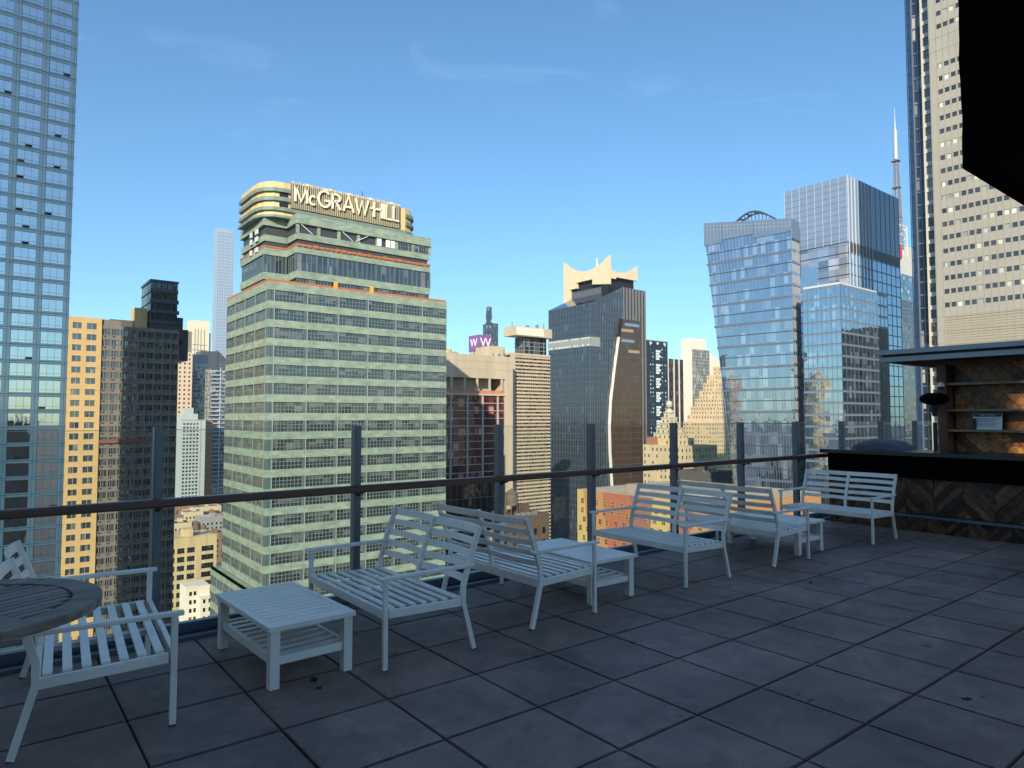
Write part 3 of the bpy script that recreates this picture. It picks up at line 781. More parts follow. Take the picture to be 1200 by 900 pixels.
def ribbon(bl, mb, side, s0, s1, off, ztop, nb, zmin, par=1.7, wh=2.23, nx=8, first=1.0, pier=.75, d=-.3, glassm=None, tall=None):
    """storeys of grouped sashes between terracotta bands on one face"""
    zz = ztop - par
    bl.fb(mb, side, s0, s1, -.5, 0, zz, ztop, 0, off)
    bw = (s1 - s0 - first) / nb
    while zz - wh > zmin:
        bl.fb(mb, side, s0, s1, -.5, 0, zz - PF, zz - wh, 0, off)
        bl.fb(mb, side, s0 + .002, s0 + first * .55, -.5, -.05, zz - wh, zz, 1, off)
        for k in range(nb):
            a = s0 + first + k * bw
            bl.fb(mb, side, a - pier * .5, a + pier * .2, -.5, -.06, zz - wh, zz, 1, off)
            bl.fb(mb, side, a + pier * .2, a + pier * .2 + .16, -.5, -.03, zz - wh, zz, 2, off)
            w = bw - pier * .7 - .22 - .04
            bl.win(side, a + pier * .2 + .24 + w / 2, zz - wh / 2, w, wh - .02, nx, 3 if side == 'S' else 2, glassm or g_mh, sashf, .13, d=d, off=off)
        bl.fb(mb, side, s1 - .5, s1 - .002, -.5, -.05, zz - wh, zz, 1, off)
        zz -= PF
    bl.fb(mb, side, s0, s1, -.5, 0, -100, zz, 0, off)
mb = MB(); mb.box(.5, 41.3, .5, 28.5, -100, ZT - .3); G.part(mb, 'core', dkframe)
mb = MB(); ribbon(G, mb, 'S', 0, 41.8, 0, ZT, 6, -75); ribbon(G, mb, 'W', .52, 28.98, 0, ZT, 4, -75, nx=9, first=.8)
mb.box(.5, 41.8, .5, 29, ZT - .3, ZT)
G.part(mb, 'shaft_wall', [terra, terra2, palep])
def orange_rail(x0, x1, y0, y1, z, h=.75):
    m = MB()
    m.box(x0, x1, y0 - .06, y0, z, z + h); m.box(x0 - .06, x0, y0, y1, z, z + h)
    return m
m = orange_rail(.1, 41.6, .12, 28.8, ZT, .45); G.part(m, 'safety_netting', orange)
for x in (13.6, 21.9):
    m = MB(); m.box(x, x + .9, -.05, .12, ZT - .1, ZT + 1.5); G.part(m, 'hoist_box', solid('yellow_board', (.6, .36, .06), .6))
# podium, stepped out on the west
pfy = on_x(251, GXc - 1.6) - GYc; pz = zat(GXc - 1.6, GYc + pfy, 664)
m = MB(); m.box(-1.1, 0, 2, pfy, -100, pz - .6); m.box(0, 30, 29.2, pfy, -100, pz - .6); G.part(m, 'podium_core', dkframe)
m = MB(); ribbon(G, m, 'W', .8, pfy, -1.6, pz, 6, -70); m.box(-1.6, -.05, .8, pfy, pz - .4, pz); m.box(-.05, 30, 29.1, pfy, pz - .4, pz); G.part(m, 'podium_wall', [terra, terra2, palep])
# second tier: set back block with a projecting middle bay
T2, T2z = 36.7, ZT
m = MB(); m.box(1.3, 38.5, 6.4, 21.5, ZT - .2, 41.5); m.box(6.1, 36.9, .9, 6.4, ZT - .2, 41.4); G.part(m, 'tier_core', dkframe)
m = MB()
def band(z0, z1, e=0., mm=0):
    m.box(.8 - e, 5.6, 6 - e, 6.45, z0, z1, mm); m.box(.8 - e, 1.3, 6.45, 22, z0, z1, mm)
    m.box(5.6 - e, 37.4 + e, .4 - e, .9, z0, z1, mm); m.box(5.6 - e, 6.1, .9, 6.45, z0, z1, mm)
    m.box(36.9, 37.4 + e, .9, 6.45, z0, z1, mm); m.box(37.4 + e, 39 + e, 6 - e, 6.45, z0, z1, mm)
band(ZT - .2, 29.0); band(30.0, 31.5); band(35.2, 36.7)
G.part(m, 'tier_band', terra)
for k in range(7):
    w = 31.8 / 7; G.win('S', 5.6 + (k + .5) * w, 33.35, w - .35, 3.68, 4, 1, g_mid, sashf, .12, d=-.3, off=.4)
    G.win('S', 5.6 + (k + .5) * w, 29.5, w - .35, .98, 6, 1, g_mh, sashf, .12, d=-.3, off=.4)
for k in range(2): G.win('S', .8 + (k + .5) * 2.4, 33.35, 2.2, 3.68, 3, 1, g_mid, sashf, .12, d=-.3, off=6)
for k in range(3):
    G.win('W', 6.3 + (k + .5) * 5.1, 33.35, 4.8, 3.68, 5, 2, g_mh, sashf, .12, d=-.3, off=.8)
    G.win('W', 6.3 + (k + .5) * 5.1, 29.5, 4.8, .98, 5, 1, g_mh, sashf, .12, d=-.3, off=.8)
G.win('W', 3.1, 33.35, 4.6, 3.68, 4, 1, g_mid, sashf, .12, d=-.3, off=5.6)
for k in range(8):
    m = MB(); w = 31.8 / 7; m.box(5.6 + k * w - .16, 5.6 + k * w + .16, .5, .9, 31.5, 35.2); G.part(m, 'tier_pier', terra2)
for k in range(3):
    m = MB(); m.box(.8 + k * 2.35, 1.05 + k * 2.35, 6.08, 6.4, 31.5, 35.2); G.part(m, 'tier_pier', terra2)
m = MB()
m.box(.74, 5.5, 5.9, 5.96, T2, T2 + .4); m.box(.74, .8, 5.96, 22, T2, T2 + .4); m.box(5.5, 37.5, .3, .36, T2, T2 + .4); m.box(5.5, 5.56, .36, 5.9, T2, T2 + .4)
rg = random.Random(4)
for k in range(26): m.box(5.6 + k * 1.22, 6.3 + k * 1.22 + rg.random() * .4, .12, .30, T2 - .15, T2 + .25 + rg.random() * .3)
G.part(m, 'safety_netting', orange)
# third tier: floor with broken-out openings
m = MB()
band(38.1, 39.4, -.15); band(41.3, 43.3, .12)
for k in range(8): m.box(5.6 + k * 4.5, 6.5 + k * 4.5 - .2, .62, .9, 39.4, 41.3)
m.box(28.5, 36.9, .66, .9, 39.4, 41.3)
G.part(m, 'tier_band', terra)
m = MB(); m.box(.9, 38.9, 6.3, 22, 41.32, 43.0); m.box(5.8, 37.2, .95, 6.28, 41.34, 42.98); G.part(m, 'tier_roof', terra2)
wpm = solid('white_paint', (.72, .72, .70), .5, .05)
m = MB()
for a, c in (((6.6, .6, 41.2), (9.0, .6, 39.5)), ((15.6, .6, 41.2), (18.0, .6, 39.5)), ((18.6, .6, 39.5), (21.6, .6, 41.2))):
    m = MB(); m.bar(a, c, .12, .35, up=(0, 1, 0)); G.part(m, 'white_brace', wpm)
for x in (23.9, 26.0, 27.2):
    m = MB(); m.box(x, x + 1.0, .55, .68, 39.5, 41.2); G.part(m, 'white_board', wpm)
for k in range(3): G.win('S', 29 + (k + .5) * 2.7, 40.35, 2.5, 1.7, 4, 2, g_mh, sashf, .1, d=.0, off=.66)
m = MB()
for (x, z) in ((-.0, 38.6), (-.0, 40.2), (.0, 36.3)):
    m.box(.55, .8, 9.5, 11.2, z, z + 1.0); m.box(.55, .8, 13.5, 14.7, z, z + 1.1)
G.part(m, 'white_panel', solid('white_panel', (.55, .60, .55), .6, .2))
# crown: rounded cream block wrapped in green fins
def crown_ring(e=0.):
    c = [(-.1 - e, 19), (-.1 - e, 11), (.15 - e, 8.2 - e * .4), (.9 - e * .8, 6.2 - e * .7), (2.4 - e * .5, 4.9 - e), (4.2, 4.5 - e), (33, 4.5 - e), (34.8 + e * .5, 5.2 - e * .8), (36 + e, 7.0 - e * .4), (36.4 + e, 9.5), (36.4 + e, 19)]
    return c
def ccw(r):
    a = sum(r[i - 1][0] * r[i][1] - r[i][0] * r[i - 1][1] for i in range(len(r)))
    return r if a > 0 else r[::-1]
m = MB(); m.prism(ccw(crown_ring()), 43.2, 50.55); G.part(m, 'crown', cream)
m = MB()
def fin(z0, z1, e=.55, full=False):
    if full: m.prism(ccw(crown_ring(e)), z0, z1); return
    L = [p for p in crown_ring(e) if p[0] <= 4.3]; I = [p for p in crown_ring(.05) if p[0] <= 4.3]
    L = L + [(5.6, 4.5 - e)]; I = I + [(5.6, 4.45)]
    m.prism(ccw(L + I[::-1]), z0, z1)
    Rr = [p for p in crown_ring(e) if p[0] >= 32.9]; Ri = [p for p in crown_ring(.05) if p[0] >= 32.9]
    m.prism(ccw(Rr + Ri[::-1]), z0, z1)
for z in (48.35, 46.45): fin(z, z + .8)
fin(44.4, 45.1, .55, True); fin(42.9, 43.4, .7, True)
G.part(m, 'crown_fin', solid('dark_green_fin', (.16, .22, .19), .6, .2, .8))
m = MB()
for k in range(9): m.box(9 + k * 3.1, 9.9 + k * 3.1, 4.44, 4.6, 43.55, 44.28)
for z in (45.35, 47.5): m.box(3.4, 5.2, 4.43, 4.6, z, z + .9)
G.part(m, 'crown_opening', M['dark'])
m = MB(); m.prism(ccw([(3, 8), (33, 8), (33, 17), (3, 17)]), 50.3, 51.2); G.part(m, 'crown_roof', cream)
# roof sign
sgn = Bldg('roof_sign', 'cream raised company lettering on a ribbed backing atop the green tower', 'roof sign', GXc, GYc, 30, 1)
m = MB(); m.box(5.7, 31.3, 4.0, 4.45, 45.35, 50.6); sgn.part(m, 'backing', solid('sign_backing', (.10, .12, .12), .7, .2, 2))
m = MB()
for k in range(58): m.box(5.8 + k * .44, 5.90 + k * .44, 3.90, 4.0, 45.35, 51.0)
for k in range(58):
    if k % 3 == 0: m.box(5.8 + k * .44, 6.3 + k * .44, 4.0, 4.3, 50.6, 51.1)
sgn.part(m, 'rib', cream)
m = MB()
for k in range(5): m.lathe(9.5 + k * 5, 5.4, [(1.0, 50.9), (.9, 51.3), (.4, 51.5), (0, 51.55)], 14)
sgn.part(m, 'roof_vent', solid('white_vent', (.7, .7, .7), .5, .05))
letm = solid('sign_cream', (.86, .78, .58), .5, .06, 1.5)
def strokes(name, segs, x, z, w, h, t=.42):
    mb = MB()
    for s in segs:
        pts = [(x + px * w, 3.62, z + pz * h) for px, pz in s]
        if len(pts) == 1: continue
        mb.path(pts, .34, t)
    sgn.part(mb, name, letm)
arc = lambda cx, cz, rx, rz, a0, a1, n=10: [(cx + rx * math.cos(R_(a0 + (a1 - a0) * i / n)), cz + rz * math.sin(R_(a0 + (a1 - a0) * i / n))) for i in range(n + 1)]
LET = {
 'M': ([[(0, 0), (0, 1)], [(0, .98), (.5, .05), (1, .98)], [(1, 1), (1, 0)]], 2.5),
 'c': ([arc(.5, .27, .45, .27, 45, 315)], 1.5),
 'G': ([arc(.5, .5, .5, .5, 45, 345, 14), [(.55, .42), (1.0, .42)]], 2.7),
 'R': ([[(0, 0), (0, 1)], [(0, .95)] + arc(.3, .72, .55, .23, 90, -90, 8) + [(0, .49)], [(.35, .49), (.9, 0)]], 2.0),
 'A': ([[(0, 0), (.5, 1.0), (1, 0)], [(.2, .30), (.8, .30)]], 2.4),
 'W': ([[(0, 1), (.25, .02), (.5, .9), (.75, .02), (1, 1)]], 3.0),
 '-': ([[(0, .55), (1, .55)]], .45),
 'H': ([[(0, 0), (0, 1)], [(1, 0), (1, 1)], [(0, .55), (1, .55)]], 1.9),
 'I': ([[(0, 0), (0, 1)]], .12), 'L': ([[(0, 1), (0, .04), (1, .04)]], 1.35)}
xx = 6.4
word = 'McGRAW-HILL'
tot = sum(LET[c][1] for c in word); gap = (24.4 - tot) / (len(word) - 1)
for c in word:
    s, w = LET[c]
    strokes('letter', s, xx, 46.75, w, 3.45)
    xx += w + gap
G.flush(100)
clutter(G, 4, 33, 7, 15, 51.1, 3, 10)

def tower(name, label, cat, pxl, pxc, pxr, d, ytop, group=None, Ly=None):
    x, y = corner(pxc, d)
    lx = on_y(pxr, y) - x
    ly = Ly if Ly else on_x(pxl, x) - y
    b = Bldg(name, label, cat, x, y, lx, ly, group=group)
    b.zt = zat(x, y, ytop); b.d = d
    b.X = lambda px: on_y(px, y) - x
    b.Z = lambda px, row: zat(on_y(px, y), y, row)
    b.Y = lambda px: on_x(px, x) - y
    return b

# --- concrete block with red gridded glazing, right of the green tower
conc = solid('beige_concrete', (.50, .42, .31), .8, .12, .25, streak=.12)
b = tower('concrete_block', 'beige concrete block over a grid of dark red glazing beside the green tower', 'office building', 470, 490, 601, 228, 411, Ly=24)
zA, zB, zC = b.Z(560, 443), b.Z(560, 457), b.Z(560, 461)
redg = glass('dark_red_glazing', (.085, .028, .022), 1.6, cell=(2.2, 2.6), tilt=.03, blind=.14, blindcol=(.30, .16, .13))
mb = MB(); mb.box(.5, b.Lx - .5, .6, 24, -100, zC); b.part(mb, 'glazing', redg)
mb = MB(); mb.box(0, b.Lx, 0, 24, zA, b.zt); mb.box(1, b.Lx - 6, 5.5, 23, zC - .3, zA + .1)
s6 = b.X(592)
mb.box(s6, b.Lx, 0, 24, -100, zA)
for k in range(6):
    s = b.X(529) - 5.8 + k * 5.55
    if s < s6: mb.box(s, s + .7, .05, .6, zB, zA)
mb.box(0, s6, -.1, .6, zC - .7, zC)
b.part(mb, 'concrete_wall', conc)
mb = MB()
for z in (b.zt - 2.4, b.zt - 5.2): mb.box(-.01, b.Lx + .01, -.03, .02, z, z + .09)
b.part(mb, 'wall_joint', solid('joint_line', (.30, .26, .2), .8, .1))  # darker strips along the wall joints
mb = MB(); mb.box(0, s6, .3, .4, zC, zC + 1.1); b.part(mb, 'terrace_rail', solid('salmon_board', (.5, .2, .11), .7, .3))
mb = MB()
mul = solid('white_mullion', (.40, .36, .36), .5, .1)
zz = zC - .7; zl = b.Z(560, 563)
for px in (510, 528.7, 548.4, 566.3, 584): mb.box(b.X(px) - .28, b.X(px) + .28, .1, .6, zl, zC - .7)
k = 0
while zz > zl:
    mb.box(0, s6, .25, .6, zz - .12, zz + .12); zz -= 2.75
b.part(mb, 'mullion', mul)
mb = MB(); mb.box(.2, s6, .2, .62, -100, zl - .4)
b.part(mb, 'podium_glazing', glass('podium_glazing', (.018, .016, .016), 1.7, cell=(3.0, 5.5), tilt=.03, blind=.12, blindcol=(.05, .10, .06)))
mb = MB()
for k in range(12): mb.box(b.X(521) + k * 2.6, b.X(521) + k * 2.6 + .18, .05, .3, -80, zl - .3)
for k in range(6): mb.box(0, s6, -.02, .3, zl - .3 - k * 6, zl - .02 - k * 6)
b.part(mb, 'podium_mullion', solid('podium_mullion', (.16, .11, .10), .5, .2))
mb = MB(); mb.lathe(b.X(533), 8, [(3.6, b.zt), (3.6, b.zt + .6), (3.2, b.zt + 1.6), (1.6, b.zt + 2.3), (0, b.zt + 2.4)], 20); b.part(mb, 'roof_dome', solid('yellow_dome', (.58, .42, .16), .6, .15))
mb = MB(); mb.box(b.X(583), b.Lx - .5, 4, 14, b.zt - .1, b.zt + 4.2); b.part(mb, 'bulkhead', conc)

clutter(b, b.X(540), b.Lx - 2, 2, 14, b.zt - .05, 5, 12)
# --- tower with two purple W cubes
b = tower('purple_sign_cube', 'purple cube sign with white letters above the concrete block', 'sign', 549, 561.5, 576, 560, 392)
z0 = b.Z(566, 411)
pur = solid('purple_panel', (.22, .10, .27), .4, .2, 1.0)
mb = MB(); mb.box(0.6, b.Lx - .1, .6, b.Ly, z0 - 40, z0 + .2); b.part(mb, 'base', conc)
mb = MB(); mb.box(0, b.Lx, 0, b.Ly, z0, b.zt); b.part(mb, 'panel', pur)
lw = solid('white_sign_letter', (.85, .8, .85), .5, .02)
sz = (b.zt - z0) * .8
wm = text_mesh('W', sz, .15); wm.materials.append(lw)
o = link('letter', wm, b.e, (b.Lx * .5, -.16, (z0 + b.zt) / 2 - GZ)); o.rotation_euler = (R_(90), 0, 0)
o = link('letter', wm, b.e, (-.16, b.Ly * .5, (z0 + b.zt) / 2 - GZ)); o.rotation_euler = (R_(90), 0, R_(-90)); o.scale = (.9, .9, 1)

# --- slatted beige tower
b = tower('slatted_tower', 'beige tower of close horizontal bands under a dark top with a cream cap', 'office tower', 590, 599, 645, 262, 413, Ly=20)
mb = MB(); mb.box(.5, b.Lx - .3, .6, 19, -100, b.zt - .4); b.part(mb, 'core', solid('slot_dark', (.03, .022, .016), .5, .3))
mb = MB(); P = 1.42
z = b.zt
mb.box(0, b.Lx, 0, 20, z - .9, z)
rows = []
while z > -75:
    mb.box(.05, b.Lx, 0, .7, z - P - .36, z - P + .36); rows.append(z - P); z -= P
mb.box(0, 2.0, -.02, .7, -100, b.zt - .9)
b.part(mb, 'band', conc)
mb = MB(); rr = random.Random(2)
for zz in rows:
    for k in range(16):
        if rr.random() < .8: s = 2.1 + k * (b.Lx - 2.4) / 16; mb.box(s, s + .35, .25, .6, zz + .42, zz + P - .42)
b.part(mb, 'slot_post', solid('slot_post', (.22, .18, .13), .6, .2))
x0, x1 = b.X(619.5), b.X(646); yd = on_x(603, b.x + x0) - b.y; zc = b.Z(620, 394); zd = b.Z(625, 386)
mb = MB(); mb.box(x0 + .2, x1, 3, yd, b.zt - .1, zc); b.part(mb, 'upper_glazing', g_dark)
mb = MB()
for k in range(4): mb.box(x0, x1 + .2, 2.8, yd + .2, b.zt + k * 1.6, b.zt + k * 1.6 + .25)
for k in range(5): mb.box(x0 + k * 2.6, x0 + .2 + k * 2.6, 2.75, 3, b.zt, zc); mb.box(x0 - .06, x0 + .1, 3 + k * (yd - 3) / 5, 3.2 + k * (yd - 3) / 5, b.zt, zc)
b.part(mb, 'upper_mullion', greyframe)
mb = MB(); xc = b.X(604); yc = on_x(590, b.x + xc) - b.y; mb.box(xc, x1 + 1, .5, max(yc, 4), zc, zd + .8); b.part(mb, 'cap', conc)
mb = MB(); mb.box(xc + 1.0, x1 - 3.5, .3, .5, zc + .3, zd + .5); b.part(mb, 'cap_panel', solid('white_cap_panel', (.7, .66, .55), .6, .1))

clutter(b, xc + 1, x1, 2, 8, zd + .75, 9, 6)
# --- sliver tower with a slanted edge
x, y = corner(572, 900)
b = Bldg('slanted_tower', 'slim dark glass tower with a slanted top behind the purple sign', 'skyscraper', x, y, 14, 30)
zt = zat(x, y, 359); zb = zat(x, y, 412)
mb = MB(); w0 = on_y(584, y) - x; w1 = on_y(576, y) - x
mb.hexa([(0, 0, -100), (w0, 0, -100), (w0, 30, -100), (0, 30, -100), (0, 0, zt), (w1, 0, zt), (w1, 6, zt), (0, 4, zt)])
b.part(mb, 'glass_shaft', glass('slanted_glass', (.03, .04, .05), 2.2, tint=(.8, .9, 1), cell=(3, 4), blind=.1, tilt=.02))
mb = MB(); mb.box(w1, w0, .5, 20, zb - 30, zat(x, y, 378)); b.part(mb, 'side_wing', g_mid)

# --- blue-black ribbed tower with the cream winged crown
A = tower('winged_crown_tower', 'dark blue ribbed glass tower topped by a cream crown with pointed wings', 'skyscraper', 643, 692, 757, 400, 355)
gA = glass('blue_black_glazing', (.012, .018, .024), 2.1, tint=(.62, .82, 1), cell=(1.55, 3.9), tilt=.012, wave=.004, blind=.04, blindcol=(.03, .08, .13), var=.25)
gB = glass('brown_glazing', (.06, .036, .022), 1.7, tint=(1, .85, .7), cell=(1.5, 3.9), tilt=.012, blind=.06, blindcol=(.08, .055, .04), var=.15)
ribm = solid('steel_rib', (.12, .14, .17), .4, .1, .4, metal=.2)
ribl = solid('bronze_rib', (.24, .21, .18), .4, .1, .4, metal=.2)
zL = A.zt; xH = A.X(731); zH = zat(A.x + xH, A.y, 336); zE = zat(A.x + A.Lx, A.y, 341)
mb = MB()
ring = [(0, 0), (xH, 0), (A.Lx, 0), (A.Lx, A.Ly), (xH, A.Ly), (0, A.Ly)]
mb.prism([(0, 0), (xH, 0), (xH, A.Ly), (0, A.Ly)], -100, lambda x, y: zL + (zH - zL) * x / xH)
A.part(mb, 'west_shaft', gA)
mb = MB(); mb.prism([(xH, .2), (A.Lx, .2), (A.Lx, A.Ly), (xH, A.Ly)], -100, zE); A.part(mb, 'east_shaft', gA)
mb = MB(); nw = 26
for k in range(nw):
    s = k * A.Ly / nw; A.fb(mb, 'W', s - .09, s + .09, -.1, .22, -100, zL)
ns = 20
for k in range(ns + 1):
    s = k * xH / ns; A.fb(mb, 'S', s - .1, s + .1, -.1, .3, -100, zL + (zH - zL) * s / xH)
A.part(mb, 'rib', ribm)
mb = MB()
for k in range(8):
    s = xH + .5 + k * (A.Lx - xH - .6) / 7; A.fb(mb, 'S', s - .35, s + .25, -.1, .7, -100, zE, off=.2)
A.part(mb, 'bronze_rib', ribl)
mb = MB(); z = zL
while z > -90:
    A.fb(mb, 'W', 0, A.Ly, -.1, .04, z - .08, z + .08); A.fb(mb, 'S', 0, xH, -.1, .04, z - .08, z + .08); z -= 3.9
A.part(mb, 'floor_line', ribm)
z1, z0 = zat(A.x, A.y, 396), zat(A.x, A.y, 404)
bandm = solid('mechanical_band', (.27, .30, .28), .6, .1)
mb = MB(); A.fb(mb, 'W', -.3, A.Ly, .05, .5, z0 - .8, z1 + .8); A.fb(mb, 'S', 0, A.X(703), .05, .5, z0 - .8, z1 + .8); A.part(mb, 'plant_band', bandm)
mb = MB(); rr = random.Random(8)
for zz in (z0, z1):
    for k in range(16):
        if rr.random() < .7: s = k * A.Ly / 16 + .5; A.fb(mb, 'W', s, s + 1.1, .5, .55, zz - .25, zz + .55)
A.part(mb, 'band_vent', M['white'])
# lower brown face behind a white curved edge
pts = [(727, 374), (724, 395), (719, 430), (714, 470), (712.5, 500), (713, 530), (714.5, 560), (717, 600), (719, 640)]
cur = [(A.X(px), zat(A.x + A.X(px), A.y, row)) for px, row in pts]
xE = A.X(750)
mb = MB()
for (xa, za), (xb, zb_) in zip(cur, cur[1:]):
    mb.hexa([(xb, -1.2, zb_), (xE, -1.2, zb_), (xE, 0, zb_), (xb, 0, zb_), (xa, -1.2, za), (xE, -1.2, za), (xE, 0, za), (xa, 0, za)])
A.part(mb, 'brown_face', gB)
mb = MB(); mb.path([(x, -1.0, z) for x, z in cur[1:]], 1.3, 1.1); A.part(mb, 'white_edge', solid('white_edge_fin', (.78, .74, .68), .4, .05))
mb = MB(); mb.path([(x, -1.0, z) for x, z in cur[:2]], 1.5, 1.7); A.part(mb, 'dark_edge', M['dark'])
mb = MB(); z = cur[0][1]
while z > -70:
    xl = next((xa + (xb - xa) * (za - z) / (za - zb_) for (xa, za), (xb, zb_) in zip(cur, cur[1:]) if zb_ <= z <= za), None)
    if xl is not None: A.fb(mb, 'S', xl, xE, 1.2, 1.3, z - .15, z + .15)
    z -= 3.9
for k in range(10):
    s = A.X(715) + k * 1.9
    if s < xE: A.fb(mb, 'S', s - .06, s + .06, 1.2, 1.32, -95, zat(A.x + s, A.y, 400 if s < A.X(720) else 378))
A.part(mb, 'brown_mullion', solid('brown_mullion', (.10, .075, .06), .4, .2))
mb = MB()
for row, pa, pb, mm in ((381, 731, 748, 0), (388, 727, 741, 1), (400, 727, 742, 0), (412, 735, 748, 1)):
    z = zat(A.x + A.X(737), A.y, row); A.fb(mb, 'S', A.X(pa), A.X(pb), 1.3, 1.36, z - .9, z + .9, mm)
A.part(mb, 'light_pane', [solid('pale_blue_pane', (.16, .26, .36), .2, .1), solid('tan_pane', (.36, .26, .16), .3, .1)])
# crown: two concave cream walls meeting at a corner
crm = solid('crown_concrete', (.66, .54, .36), .7, .1, .2)
cx = A.X(720); cyo = 4.0
Wx, Wy = A.x + cx, A.y + cyo
Yl = on_x(661, Wx) - A.y; Xr = on_y(749, Wy) - A.x
zz = lambda row, px: zat(on_y(px, Wy), Wy, row)
zc_top, zc_low, zc_bot = zat(Wx, Wy, 299), zat(Wx, Wy + 14, 318), zat(Wx, Wy + 10, 330)
zleft = zat(Wx, on_x(661, Wx), 308); zl_low = zat(Wx, on_x(690, Wx), 317)
zleg = zat(Wx, on_x(664, Wx), 356)
n = 20; mb = MB()
def conc_prof(s, za, zm, zb_): # concave between za at 0 and zb_ at 1
    return (za * (1 - s) + zb_ * s) - (4 * s * (1 - s)) * ((za + zb_) / 2 - zm)
for k in range(n):                                # west wall, near corner at s=1
    s0, s1 = k / n, (k + 1) / n
    y0, y1 = Yl + (cyo - Yl) * s0, Yl + (cyo - Yl) * s1
    lo = lambda s: zleg if s < .13 else (zc_bot - 1.5 if s < .28 else (zc_bot + 2.2 if s < .62 else zc_bot - 1.0 - 6 * (s - .62)))
    t0, t1 = conc_prof(s0, zleft, zl_low, zc_top), conc_prof(s1, zleft, zl_low, zc_top)
    mb.hexa([(cx, y1, lo(s0 + .001)), (cx + 2, y1, lo(s0 + .001)), (cx + 2, y0, lo(s0 + .001)), (cx, y0, lo(s0 + .001)), (cx, y1, t1), (cx + 2, y1, t1), (cx + 2, y0, t0), (cx, y0, t0)])
zr_top = zz(312, 749); zr_mid = zz(319, 733); zs_bot = zz(329, 735); zcorner = zz(317, 722)
A.part(mb, 'crown_west_wall', crm)
mb = MB()
for k in range(n):
    s0, s1 = k / n, (k + 1) / n
    x0_, x1_ = cx + 2 + (Xr - cx - 2) * s0, cx + 2 + (Xr - cx - 2) * s1
    t0, t1 = conc_prof(s0, zcorner + .5, zr_mid, zr_top), conc_prof(s1, zcorner + .5, zr_mid, zr_top)
    lo = zs_bot + (1.2 if k > 3 else 0)
    mb.hexa([(x0_, cyo + .3, lo), (x1_, cyo + .3, lo), (x1_, cyo + 2, lo), (x0_, cyo + 2, lo), (x0_, cyo + .3, t0), (x1_, cyo + .3, t1), (x1_, cyo + 2, t1), (x0_, cyo + 2, t0)])
A.part(mb, 'crown_south_wall', crm)
mb = MB(); mb.box(cx + 2.6, Xr - 1, cyo + 3, Yl - 2, zE - 4, zc_bot + 3); mb.box(cx - .5, cx + 4, cyo + 1, cyo + 6, zE - 6, zc_bot - 3); A.part(mb, 'crown_core', M['dark'])
mb = MB(); yy = cyo + 4
mb.box(cx + 1.5, cx + 2.4, cyo + 1, Yl - 4, zE - 12, zc_bot - 4)
for k in range(24): mb.box(cx + 1.2, cx + 1.5, cyo + 2 + k * (Yl - cyo - 8) / 24, cyo + 2.8 + k * (Yl - cyo - 8) / 24, zE - 12, zc_bot - 3.4)
A.part(mb, 'crown_screen', ribm)
mb = MB(); mb.cyl(cx + 4, Yl * .4, zl_low, zl_low + 8, .5, .2); A.part(mb, 'mast', M['white'])

# --- navy tower with bright stacked windows
b = tower('navy_tower', 'navy tower with a column of bright white stacked windows', 'office tower', 745, 757, 783, 520, 398, Ly=20)
nav = solid('navy_cladding', (.014, .025, .042), .35, .2, .4)
mb = MB(); mb.box(0, b.Lx, 0, 20, -100, b.zt); b.part(mb, 'wall', nav)
wh = solid('white_pane', (.6, .68, .66), .3, .05); x0 = b.X(760.5); wd = b.Lx - x0
pan = glass('navy_pane', (.05, .09, .11), 2.2, blind=.3, blindcol=(.3, .4, .4))
mb = MB(); rr = random.Random(5)
for k in range(34):
    z = b.zt - 4 - k * 3.1
    for s in (.08, .2, .68, .85):
        if rr.random() < .75: b.fb(mb, 'S', x0 + wd * s, x0 + wd * s + .9, -.05, .1, z, z + 1.2, 1 if rr.random() < .6 else 0)
for k in range(8):
    z = b.zt - 9 - k * 11
    for q in range(4): b.fb(mb, 'S', x0 + wd * .38, x0 + wd * .38 + 5.6 - (q % 2) * 1.6, -.05, .12, z - q * 2.0, z - q * 2.0 + 1.7)
for s in (.06, .42, .78): b.fb(mb, 'S', x0 + wd * s, x0 + wd * s + 2.6, -.05, .12, b.zt - 2.8, b.zt - 1.2)
b.part(mb, 'window', [wh, pan], kind='stuff')
mb = MB(); mb.box(0, b.Lx, -.3, 0, b.zt - .4, b.zt + .3); b.part(mb, 'parapet', bandm)

# --- brown tower with white vertical piers
b = tower('pier_tower', 'dark brown tower with thin white vertical piers', 'office tower', 775, 781, 801, 640, 420, Ly=20)
mb = MB(); mb.box(0, b.Lx, 0, 20, -100, b.zt); b.part(mb, 'wall', glass('brown_dark_glazing', (.035, .03, .028), 1.6, cell=(2, 3.7), blind=.2, blindcol=(.1, .08, .06)))
mb = MB()
for px in (782.5, 789.5, 795.5): b.fb(mb, 'S', b.X(px), b.X(px) + 1.0, -.1, .8, -100, b.zt + .5)
b.part(mb, 'pier', solid('white_pier', (.66, .62, .58), .5, .05))

